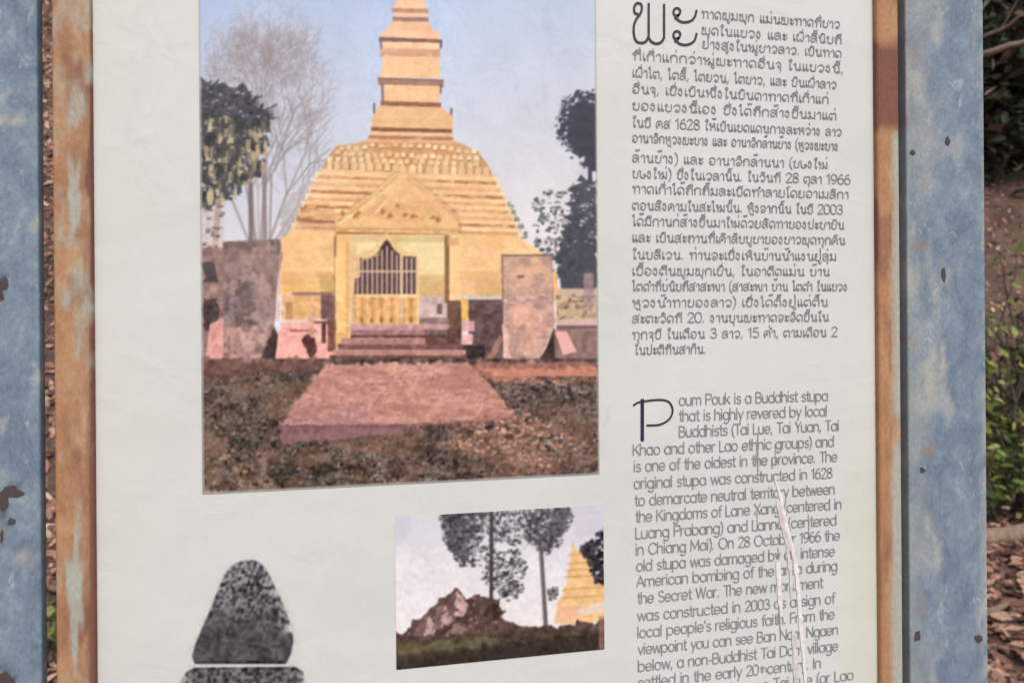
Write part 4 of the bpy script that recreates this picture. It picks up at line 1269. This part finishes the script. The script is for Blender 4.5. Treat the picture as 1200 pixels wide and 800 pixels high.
    'ອ': (10.5, ['~.6,7 2.4,9.6 5,10 7.6,8 8,4.8 6.6,1 4,0 1.4,1.2 .6,3.6 2,4.8 3.4,3.6']), 'ຮ': (10.5, ['~.6,7 2.4,9.6 5,10 7.6,8 8,4.8 6.6,1 4,0 1.4,1.2 .6,3.6 2,4.8 3.4,3.6', '6.8,9 9.4,11.6']),
    'ໝ': (15, ['~1.6,7.6 .4,8.8 1.4,10 2.6,8.8 2.6,5', '2.6,8 2.6,0', '~2.6,4 5,6.2 6.4,9.4 7.6,5 7.4,1', '~7.4,3 6.8,0 5.4,1 7,2.6 11,1', '12,10 12,0']), 'ໜ': (15, ['~1.6,7.6 .4,8.8 1.4,10 2.6,8.8 2.6,5', '2.6,8 2.6,0', '~2.6,4 5,6.2 6.4,9.4 7.4,4 8.4,.4 10.4,1', '12,10 12,0']),
    'ະ': (7.5, ['~2,6.6 .8,7.6 1.6,9 2.8,8 2.4,6.4 4,6 6,8.6', '~2,1.2 .8,2.2 1.6,3.6 2.8,2.6 2.4,1 4,.6 6,3.2']), 'າ': (7, ['~.4,7.6 2,9.8 4,9.6 4.8,7', '4.8,8 4.8,0']), 'ຳ': (7, ['~.4,7.6 2,9.8 4,9.6 4.8,7', '4.8,8 4.8,0', '~-1,12 -2,13 -1,14 0,13 -1,12']),
    'ຽ': (9.5, ['~.6,10 .6,3 2,.4 5,0 7.4,1.6 7.6,4', '~7.6,4 6.4,5.6 5,4.4 6.4,3.2']), 'ເ': (4.6, ['1,10 1,2', '~1,2.4 1.4,.2 3,.6 2.6,2 1.2,2']), 'ແ': (8.6, ['1,10 1,2', '~1,2.4 1.4,.2 3,.6 2.6,2 1.2,2', '5,10 5,2', '~5,2.4 5.4,.2 7,.6 6.6,2 5.2,2']),
    'ໂ': (6.5, ['~5.4,15.6 2.4,15 1,13.4 2.6,12 2.4,9', '~2.4,11 2.4,1 3.6,0 4.6,1 3.4,2']), 'ໃ': (6.5, ['~3.6,13.4 2.2,12.4 1.4,14 3,15.6 4.8,14 3.4,11 2.4,8', '~2.4,9 2.4,1 3.6,0 4.6,1 3.4,2']), 'ໄ': (6.5, ['~.4,13.6 1.2,15.4 2.2,13 2.6,15.6', '~2.6,15.6 2.4,9 2.4,1 3.6,0 4.6,1 3.4,2']), 'ໆ': (8.5, ['~.6,8 3,10 5.8,8.4 5.8,4 4,2.4 2.4,4 4,5.4', '5.8,5 5.8,-4']),
}
UPM = {'ັ': '~-7.6,13 -6.6,11.8 -5.4,13 -6.4,14 -4,13.4 -2.4,12.4', 'ິ': '~-8,11.6 -6.6,13.8 -4,13.8 -2.2,11.6 -8,11.6', 'ີ': '~-8,11.6 -6.6,13.8 -4,13.8 -2.2,11.6 -8,11.6;-2.2,11.6 -2.2,14.8', 'ຶ': '~-8,11.6 -6.6,13.8 -4,13.8 -2.2,11.6 -8,11.6;~-2.6,13 -1.4,14.4 -2.8,15',
       'ື': '~-8,11.6 -6.6,13.8 -4,13.8 -2.2,11.6 -8,11.6;-2.2,11.6 -2.2,14.8;-3.8,13.4 -3.8,15', 'ົ': '~-8,12 -6.6,14.4 -5,12.6 -4,14.4 -2.2,12', '່': '-3.4,15.4 -3.4,17.8', '້': '~-6.4,17.4 -5,16 -4.2,17.6 -2.2,16.4 -1.6,18.2', '໊': '~-6,16 -5,17.6 -4,16 -2.6,18', '໋': '-4,15.4 -4,18;-5.2,16.8 -2.8,16.8',
       'ຸ': '~-4.6,-1.4 -3.4,-2 -3.4,-4.6;-3.4,-2 -3.4,-5', 'ູ': '~-6,-1.6 -4.8,-2 -4.8,-4.4 -3,-4.8 -2,-1.6', 'ຼ': '~-7,-1.4 -6,-3.4 -3.6,-2.6 -2,-4', '໌': '~-5,15.4 -4,17.4 -3,16'}


def smooth(pts, k=4):
    if len(pts) < 3:
        return pts
    closed = pts[0] == pts[-1]
    ext = ([pts[-2]] if closed else [pts[0]]) + pts + ([pts[1]] if closed else [pts[-1]])
    out = []
    for i in range(1, len(ext) - 2):
        p0, p1, p2, p3 = map(np.array, ext[i - 1:i + 3])
        for t in np.arange(k) / k:
            out.append(tuple(.5 * (2 * p1 + (p2 - p0) * t + (2 * p0 - 5 * p1 + 4 * p2 - p3) * t * t + (3 * p1 - p0 - 3 * p2 + p3) * t ** 3)))
    return out + [pts[-1]]


def glyph_strokes(text):
    """strokes in letter units with the running advance; marks sit over or under the letter before"""
    x, out = 0.0, []
    for ch in text:
        if ch == ' ':
            x += 6.5
        elif ch in UPM:
            for st in UPM[ch].split(';'):
                out.append([(a + x, b) for a, b in (smooth(P(st[1:])) if st[0] == '~' else P(st))])
        elif ch in GL:
            adv, sts = GL[ch]
            for st in sts:
                if st[0] == '~':
                    out.append([(a + x, b) for a, b in smooth(P(st[1:]))])
                else:
                    q = [(a + x, b) for a, b in P(st)]
                    out += [q[k:k + 2] for k in range(len(q) - 1)]
            x += adv
        elif ch == '^':
            x += 0
    return out, x


def ribbon(strokes, w, y):
    V, Fc = [], []
    for si, st in enumerate(strokes):
        p = np.array(st, float)
        n = len(p)
        if n < 2:
            continue
        d = np.zeros_like(p)
        d[1:-1] = p[2:] - p[:-2]
        d[0], d[-1] = p[1] - p[0], p[-1] - p[-2]
        d /= np.linalg.norm(d, axis=1, keepdims=True) + 1e-12
        if n == 2 or True:
            p = p.copy()
            p[0] -= d[0] * w * .35
            p[-1] += d[-1] * w * .35
        nrm = np.stack([-d[:, 1], d[:, 0]], -1)
        b = len(V)
        yy = y - (si % 7) * 0.000008
        for a, k in zip(p, nrm):
            q, r_ = a + k * w / 2, a - k * w / 2
            V.append((q[0], yy, q[1])); V.append((r_[0], yy, r_[1]))
        for k in range(n - 1):
            Fc.append((b + 2 * k, b + 2 * k + 1, b + 2 * k + 3, b + 2 * k + 2))
    return V, Fc


def text_line(text, px0, py0, px1, unit, w, material=None, slope=0.0):
    """baseline starts at frame point (px0, py0) on the sheet and ends below px1"""
    st, adv = glyph_strokes(text)
    a = inv(px0, py0)
    x1 = inv(px1, py0)[0]
    sx = (x1 - a[0]) / (adv - 1.5)
    st2 = [[(a[0] + p * sx, a[2] + q * unit + slope * p * sx) for p, q in s_] for s_ in st]
    V, Fc = ribbon(st2, w, -0.0006)
    return new_mesh('text_line', V, Fc, material or M_TEXT, panel)


LAO = [("ທາດພູມພຸກ ແມ່ນພະທາດທີ່ຊາວ", 822, 21, 984), ("ພຸດໃນແຂວງ ແລະ ເຜົ່າລື້ນັບຖື", 822, 40, 986), ("ຢ່າງສູງໃນໝູ່ຊາວລາວ. ເປັນທາດ", 823, 56.5, 986),
       ("ທີ່ເກົ່າແກ່ກວ່າໝູ່ພະທາດອື່ນໆ ໃນແຂວງນີ້,", 741, 70, 988), ("ເຜົ່າໄຕ, ໄຕລື້, ໄຕຍວນ, ໄຕຂາວ, ແລະ ຊົນເຜົ່າລາວ", 741, 90, 980),
       ("ອື່ນໆ, ເຊິ່ງເປັນໜຶ່ງໃນບັນດາທາດທີ່ເກົ່າແກ່", 741, 109, 971), ("ຂອງແຂວງນີ້ເອງ ຊຶ່ງໄດ້ຖືກສ້າງຂຶ້ນມາແຕ່", 741, 128.5, 980), ("ໃນປີ ຄສ 1628 ໃຫ້ເປັນເຂດແດນກາງລະຫວ່າງ ລາວ", 741, 148.5, 986),
       ("ອານາຈັກຫຼວງພະບາງ ແລະ ອານາຈັກລ້ານຊ້າງ (ຫຼວງພະບາງ", 741, 166.5, 982), ("ລ້ານຊ້າງ) ແລະ ອານາຈັກລ້ານນາ (ຊຽງໃໝ່", 741, 189.5, 970), ("ຊຽງໃໝ່) ຊຶ່ງໃນເວລານັ້ນ. ໃນວັນທີ 28 ຕຸລາ 1966", 741, 208, 996),
       ("ທາດເກົ່າໄດ້ຖືກຖິ້ມລະເບີດທຳລາຍໂດຍອາເມລິກາ", 741, 226, 994), ("ຕອນສົງຄາມໃນສະໄໝນັ້ນ. ຫຼັງຈາກນັ້ນ ໃນປີ 2003", 741, 245.5, 987), ("ໄດ້ມີການກໍ່ສ້າງຂຶ້ນມາໃໝ່ດ້ວຍສັດທາຂອງປະຊາຊົນ", 741, 264, 989),
       ("ແລະ ເປັນສະຖານທີ່ເຄົາລົບບູຊາຂອງຊາວພຸດທຸກຄົນ", 741, 283, 990), ("ໃນບໍລິເວນ. ທ່ານຈະເບິ່ງເຫັນບ້ານນ້ຳແງນຢູ່ລຸ່ມ", 741, 303, 980), ("ເບື້ອງຕີນພູມພຸກເຊັ່ນ, ໃນອາດີດແມ່ນ ບ້ານ", 741, 322, 972),
       ("ໄຕດຳທີ່ບໍ່ນັບຖືສາສະໜາ (ສາສະໜາ ບ້ານ ໄຕດຳ ໃນແຂວງ", 741, 340.5, 993), ("ຫຼວງນ້ຳທາຂອງລາວ) ເຊິ່ງໄດ້ຕັ້ງຢູ່ແຕ່ຕົ້ນ", 741, 359.5, 970), ("ສະຕະວັດທີ 20. ງານບຸນພະທາດຈະຈັດຂຶ້ນໃນ", 741, 378, 971), ("ທຸກໆປີ ໃນເດືອນ 3 ລາວ, 15 ຄ່ຳ, ຕາມເດືອນ 2", 741, 397, 981), ("ໃນປະຕິທິນສາກົນ.", 744, 415, 827)]
ENG = [("oum Pouk is a Buddhist stupa", 796, 474.5, 970), ("that is highly revered by local", 796, 493, 969), ("Buddhists (Tai Lue, Tai Yuan, Tai", 796, 511.5, 983), ("Khao and other Lao ethnic groups) and", 742, 533, 977),
       ("is one of the oldest in the province. The", 743, 552, 981), ("original stupa was constructed in 1628", 743, 572, 975), ("to demarcate neutral territory between", 744, 592, 978), ("the Kingdoms of Lane Xang (centered in", 745, 611, 986),
       ("Luang Prabang) and Lanna (centered", 745, 630.5, 980), ("in Chiang Mai). On 28 October 1966 the", 745, 649.5, 984), ("old stupa was damaged by an intense", 746, 668.5, 978), ("American bombing of the area during", 746, 687, 981),
       ("the Secret War. The new monument", 747, 706.5, 964), ("was constructed in 2003 as a sign of", 747, 727, 978), ("local people's religious faith. From the", 747, 746.5, 978), ("viewpoint you can see Ban Nam Ngaen", 748, 766, 982),
       ("below, a non-Buddhist Tai Dam village", 748, 786, 982), ("settled in the early 20  century. In", 748, 805, 962), ("the valley you also see Tai Lue (or Lao", 749, 824, 1000)]
U_LAO, U_ENG = 0.00060, 0.00064
for tx, x0, y0, x1 in LAO:
    text_line(tx, x0, y0, x1, U_LAO, 0.00102)
for tx, x0, y0, x1 in ENG:
    text_line(tx, x0, y0, x1, U_ENG, 0.00102)
# the raised "th" after 20
a_, b_ = inv(891, 787), inv(900, 787)
st, adv = glyph_strokes('th')
V, Fc = ribbon([[(a_[0] + p * .00040, a_[2] + q * .00040) for p, q in s_] for s_ in st], 0.0007, -0.0006)
new_mesh('text_line', V, Fc, M_TEXT, panel)


def big(strokes_px, w, material, name='initial_letter'):
    st = []
    for s_ in strokes_px:
        pts = smooth(P(s_[1:]), 8) if s_[0] == '~' else P(s_)
        st.append([tuple(inv(*p)[[0, 2]]) for p in pts])
    V, Fc = ribbon(st, w, -0.0006)
    return new_mesh(name, V, Fc, material, panel)


cm = M_CAP
big(['~747,17 743.5,15 743,9 746,4.5 750.5,5 752,10 750,17 746,22 743,29 742.5,39 745,48 750,50.5 756,49.5 759.5,44', '760,5 760,44', '~760,44 763,49 769,51.5 775,49.5 778,44', '778,6 778,45'], 0.0021, cm)
big(['~795,18 790.5,18.5 789,14 791,10.5 795,10.5 797,14 794.5,19 791,22', '~791.5,20 796,25 803,26.5 810,24.5 814,20 816,13', '~795,45 790.5,45.5 789,41 791,37.5 795,37.5 797,41 794.5,46 791,49', '~791.5,47 796,51.5 803,53 810,51 814,47 816,40'], 0.0020, cm)
big(['752.5,468.5 752.5,515'], 0.0031, M_NAVY)
big(['~742.5,474.5 746,472 752,470', '~752,470.5 765,468.5 778,468.5 785,472 788,480 786,488 780,494 771,497.5 758,498'], 0.0017, cm)

# --- creases where the film has come away from the sheet
def crease(pts, w0, lift, material, name='film_crease'):
    """a raised fold of film along frame points pts"""
    pts = smooth(pts, 6)
    c = np.array([inv(*p) for p in pts])
    n = len(c)
    g = np.random.default_rng(int(abs(pts[0][0]) * 7) % 999)
    V, Fc = [], []
    for k in range(n):
        t = k / (n - 1)
        w = w0 * (0.25 + 0.75 * math.sin(math.pi * min(max(t, .04), .96)) ** .6) * g.uniform(.7, 1.25)
        h = lift * (0.3 + 0.7 * math.sin(math.pi * t))
        for dx_, dy_ in ((-1, 0.0), (-.45, .75), (0.1, 1.0), (.6, .6), (1, 0.0)):
            V.append((c[k][0] + dx_ * w, -0.0007 - dy_ * h, c[k][2]))
    for k in range(n - 1):
        for j in range(4):
            a = k * 5 + j
            Fc.append((a, a + 5, a + 6, a + 1))
    return new_mesh(name, V, Fc, material, panel, True)


crease([(908, 562), (914, 580), (918, 600), (924, 625), (930, 650), (935, 690), (938, 730), (941, 765), (944, 805), (946, 850)], 0.0021, 0.0003, M_CREASE)
crease([(911, 585), (915, 605), (921, 628), (926, 645)], 0.0030, 0.0002, M_SMEAR)
crease([(911, 655), (913, 690), (915, 722)], 0.0026, 0.0002, M_CREASE)
for pts in ([(888, 508), (887.5, 528), (888, 556)], [(887, 600), (887, 622)], [(911.5, 640), (912, 690), (914, 738)], [(908, 520), (909, 545)], [(947, 602), (948, 632)]):
    crease(pts, 0.0007, 0.00012, M_SCRATCH, 'scratch')
crease([(929, 735), (931, 765), (933, 800), (934, 830)], 0.0026, 0.0002, M_SMEAR)
crease([(922, 640), (926, 670), (927, 700)], 0.0018, 0.0002, M_SMEAR)

# ------------------------------------------------------------------ plants, branches and fallen leaves behind the board
def limb(V, Fc, pts, r0, r1, k=7):
    pts = [np.array(p, float) for p in pts]
    b = len(V)
    n = len(pts)
    for i, p in enumerate(pts):
        d = pts[min(i + 1, n - 1)] - pts[max(i - 1, 0)]
        d /= np.linalg.norm(d) + 1e-9
        a = np.cross(d, [0.31, 0.87, 0.37]); a /= np.linalg.norm(a) + 1e-9
        c = np.cross(d, a)
        r = r0 + (r1 - r0) * i / (n - 1)
        for q in range(k):
            t = 2 * math.pi * q / k
            V.append(p + r * (a * math.cos(t) + c * math.sin(t)))
    for i in range(n - 1):
        for q in range(k):
            Fc.append((b + i * k + q, b + i * k + (q + 1) % k, b + (i + 1) * k + (q + 1) % k, b + (i + 1) * k + q))


def wiggle(a, b, n, s, g):
    a, b = np.array(a, float), np.array(b, float)
    return [a + (b - a) * t + g.normal(0, s, 3) * math.sin(math.pi * t) for t in np.linspace(0, 1, n)]


GREEN = lin([(136, 150, 76), (112, 132, 64), (158, 168, 92), (88, 108, 58), (172, 176, 112)])
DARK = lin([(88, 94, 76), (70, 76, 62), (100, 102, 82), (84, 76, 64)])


def shrub(name, base, h, spread, nst, nleaf, lsize, pal, seed, label, cat, group=None, dry=0.05, stem=M_BARK):
    g = np.random.default_rng(seed)
    root = tag(empty(name, tuple(base)), label, cat, group)
    V, Fc, tips = [], [], []
    for k in range(nst):
        a = g.uniform(0, 6.283)
        end = np.array([math.cos(a) * spread * g.uniform(.3, 1), math.sin(a) * spread * g.uniform(.3, 1), h * g.uniform(.55, 1)])
        ws = wiggle((g.normal(0, .02), g.normal(0, .02), -.05), end, 7, h * .05, g)
        limb(V, Fc, ws, .006 + .008 * h, .002, 5)
        tips += ws[2:]
        for q in range(3):
            s0 = ws[g.integers(2, 6)]
            e2 = s0 + g.normal(0, .28, 3) * h * .6 + [0, 0, .1 * h]
            w2 = wiggle(s0, e2, 5, .02, g)
            limb(V, Fc, w2, .004, .0015, 4)
            tips += w2[1:]
    new_mesh('stem', V, Fc, stem, root)
    T = np.array(tips)
    Pn = T[g.integers(0, len(T), nleaf)] + g.normal(0, lsize * .8, (nleaf, 3))
    N = g.normal(0, .6, (nleaf, 3)) + [0, -.3, 1.0]
    tint = pal[g.integers(0, len(pal), nleaf)] * g.uniform(.65, 1.2, (nleaf, 1))
    sel = g.random(nleaf) < dry
    tint[sel] = DRY[g.integers(0, len(DRY), sel.sum())]
    leaves('foliage', Pn, g.uniform(.7, 1.3, nleaf) * lsize, N, tint, M_LEAF, root, g)
    return root


def on_ground(px, py):
    """first meeting of a sight line with the terrain"""
    for dep in np.arange(1.2, 25, 0.02):
        p = at(px, py, dep)
        if terrain(p[0], p[1]) > p[2]:
            return p, dep
    return at(px, py, 10), 10


def base_at(px, depth):
    p = at(px, 400, depth)
    return np.array([p[0], p[1], float(terrain(p[0], p[1]))])


# green seedlings low beside the right post, darker bushes up the bank
shrub('seedling', base_at(1166, 5.2), .72, .20, 8, 170, .085, GREEN, 101, 'bright green leafy seedling on the litter near the log', 'plant')
shrub('seedling', base_at(1208, 5.3), .85, .28, 8, 190, .085, GREEN, 102, 'taller pale green seedling rising behind the log', 'plant')
shrub('shrub', base_at(1198, 5.4), 2.1, .26, 10, 620, .085, GREEN, 103, 'tall bright green bush arching toward the blue post', 'shrub')
shrub('shrub', base_at(1180, 5.6), 2.1, .30, 6, 110, .085, GREEN, 104, 'thin sprawling green bush with sparse leaves by the bank', 'shrub')
BROWN = lin([(84, 70, 56), (70, 62, 48), (96, 80, 64), (58, 56, 42)])
shrub('bush', base_at(1166, 6.4), 1.15, .40, 10, 380, .10, BROWN, 105, 'low brownish bush with withered leaves at the foot of the bank', 'bush')
shrub('bush', base_at(1225, 7.0), 1.3, .5, 10, 400, .10, BROWN, 106, 'withered brown bush a little way up the bank', 'bush')
BK = 'dark bushes crowding the top of the bank'
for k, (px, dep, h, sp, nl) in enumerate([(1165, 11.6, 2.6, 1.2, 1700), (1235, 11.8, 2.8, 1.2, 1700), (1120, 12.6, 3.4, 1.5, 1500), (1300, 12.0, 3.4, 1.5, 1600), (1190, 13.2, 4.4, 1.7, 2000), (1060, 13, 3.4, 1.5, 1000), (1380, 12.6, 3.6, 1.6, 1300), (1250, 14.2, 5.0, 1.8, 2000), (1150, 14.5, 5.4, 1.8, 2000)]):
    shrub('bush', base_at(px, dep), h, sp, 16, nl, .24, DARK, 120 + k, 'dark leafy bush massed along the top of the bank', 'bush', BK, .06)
shrub('seedling', base_at(54, 2.8), .26, .10, 6, 60, .06, GREEN, 140, 'small green seedling seen through the gap beside the frame', 'plant')


def tree(px, dep, h, seed, label):
    g = np.random.default_rng(seed)
    b = base_at(px, dep)
    root = tag(empty('tree', tuple(b)), label, 'tree', 'trees on the bank')
    V, Fc, T = [], [], []
    tp = wiggle((0, 0, -.2), (g.normal(0, .4), g.normal(0, .4), h), 10, .12, g)
    limb(V, Fc, tp, .14, .05, 9)
    for k in range(12):
        s0 = tp[g.integers(5, 10)]
        a = g.uniform(0, 6.28)
        e = s0 + np.array([math.cos(a) * g.uniform(.9, 2.2), math.sin(a) * g.uniform(.9, 2.2), g.uniform(.2, 1.4)])
        w = wiggle(s0, e, 6, .1, g)
        limb(V, Fc, w, .045, .012, 6)
        T += w[2:]
    new_mesh('trunk', V, Fc, M_BARK, root, True)
    T = np.array(T)
    n = 2600
    Pn = T[g.integers(0, len(T), n)] + g.normal(0, .38, (n, 3))
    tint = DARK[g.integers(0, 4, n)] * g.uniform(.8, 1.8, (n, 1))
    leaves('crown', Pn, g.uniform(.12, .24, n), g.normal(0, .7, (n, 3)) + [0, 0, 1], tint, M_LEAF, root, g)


for k, (px, dep, h, lb) in enumerate([(1250, 12.5, 5.5, 'dark trunked tree growing out of the bushes on the bank'), (980, 11.5, 5.5, 'leafy tree standing behind the panel on the bank'),
                                      (420, 9.5, 5.0, 'leafy tree rooted high on the bank behind the large stupa print'), (-120, 10.0, 5.5, 'leafy tree rooted on the bank beyond the patchy blue post')]):
    tree(px, dep, h, 160 + k, lb)


def dead_branch(pts, r0, r1, label, seed, name='fallen_branch', forks=3):
    g = np.random.default_rng(seed)
    p0 = np.array(pts[0])
    V, Fc = [], []
    fine = []
    for i in range(len(pts) - 1):
        fine += wiggle(pts[i], pts[i + 1], 5, .012, g)[:-1]
    fine.append(np.array(pts[-1]))
    limb(V, Fc, fine, r0, r1, 8)
    for k in range(forks):
        s0 = fine[g.integers(1, len(fine) - 1)]
        limb(V, Fc, wiggle(s0, s0 + g.normal(0, .22, 3), 4, .02, g), r1 * .9, r1 * .3, 5)
    o = new_mesh(name, [v - p0 for v in V], Fc, M_TWIG, None, True)
    o.location = tuple(p0)
    tag(o, label, 'branch')
    return o


b1 = dead_branch([at(1080, 78, 5.6), at(1160, 40, 5.2), at(1205, 17, 5.0), at(1290, -30, 4.8)], .014, .010, 'thin bare grey branch slanting up through the dark bushes', 171)
b2 = dead_branch([at(1090, 78, 5.4), at(1160, 62, 5.0), at(1205, 48, 4.9), at(1300, 30, 4.7)], .026, .016, 'thick tan dead branch leaning under the thin grey one', 172)
# they spring from leaning dead stems rooted in the bank
for b_o, anchor in ((b1, at(1290, -30, 4.8)), (b2, at(1300, 30, 4.7))):
    gpt = base_at(1330, 5.2)
    V, Fc = [], []
    limb(V, Fc, wiggle(gpt - [0, 0, .1], anchor, 8, .05, np.random.default_rng(3)), .035, .018, 8)
    o = new_mesh('stem', [v - np.array(b_o.location) for v in V], Fc, M_TWIG, b_o, True)

dl = new_mesh('dry_leaf', LEAF * .09, LEAF_T, M_DRY, b2)
set_colour(dl, 'tint', np.tile(lin((196, 190, 180)), (7, 1)))
dl.location = tuple(at(1163, 68, 4.97) - np.array(b2.location))
dl.rotation_euler = (1.2, 1.5, .6)
# log lying across the litter
pa3, da = on_ground(1130, 640)
pb3, db = on_ground(1290, 628)
lv, lf = [], []
limb(lv, lf, wiggle(pa3 + [0, 0, .05], pb3 + [0, 0, .05], 9, .015, np.random.default_rng(9)), .062, .05, 10)
lv0 = np.array(lv[0])
lf += [tuple(range(10))[::-1], tuple(range(len(lv) - 10, len(lv)))]
lo = new_mesh('fallen_log', [v - lv0 for v in lv], lf, M_TWIG, None, True)
lo.location = tuple(lv0)
tag(lo, 'weathered tan log lying across the leaf litter beside the post', 'log')


def big_leaf(px, py, size, ang, col, label, group=None, lift=.02, tilt=0.6, yrot=0.0):
    p, dep = on_ground(px, py)
    q = LEAF.copy() * size
    q[:, 2] += .25 * size * (q[:, 0] / size - .45) ** 2
    q[:, 0] -= .5 * size
    o = new_mesh('fallen_leaf', q, LEAF_T, M_DRY)
    set_colour(o, 'tint', np.tile(lin(col), (7, 1)))
    o.location = (p[0], p[1], float(terrain(p[0], p[1])) + lift)
    o.rotation_euler = (tilt, yrot, ang)
    tag(o, label, 'leaf', group)
    return o


big_leaf(1169, 735, .16, 2.0, (240, 222, 196), 'large pale cream dry leaf lying on the brown litter', None, .075, .5, .75)
gl = np.random.default_rng(77)
for k in range(26):
    px, py = gl.uniform(1150, 1205), gl.uniform(650, 800)
    c = [(176, 140, 120), (150, 108, 92), (196, 164, 140), (120, 88, 74), (168, 122, 104)][k % 5]
    big_leaf(px, py, gl.uniform(.08, .13), gl.uniform(0, 6.3), c, 'curled brown dry leaf on the litter beside the log', 'brown leaves by the log', .03, gl.uniform(0, .8))
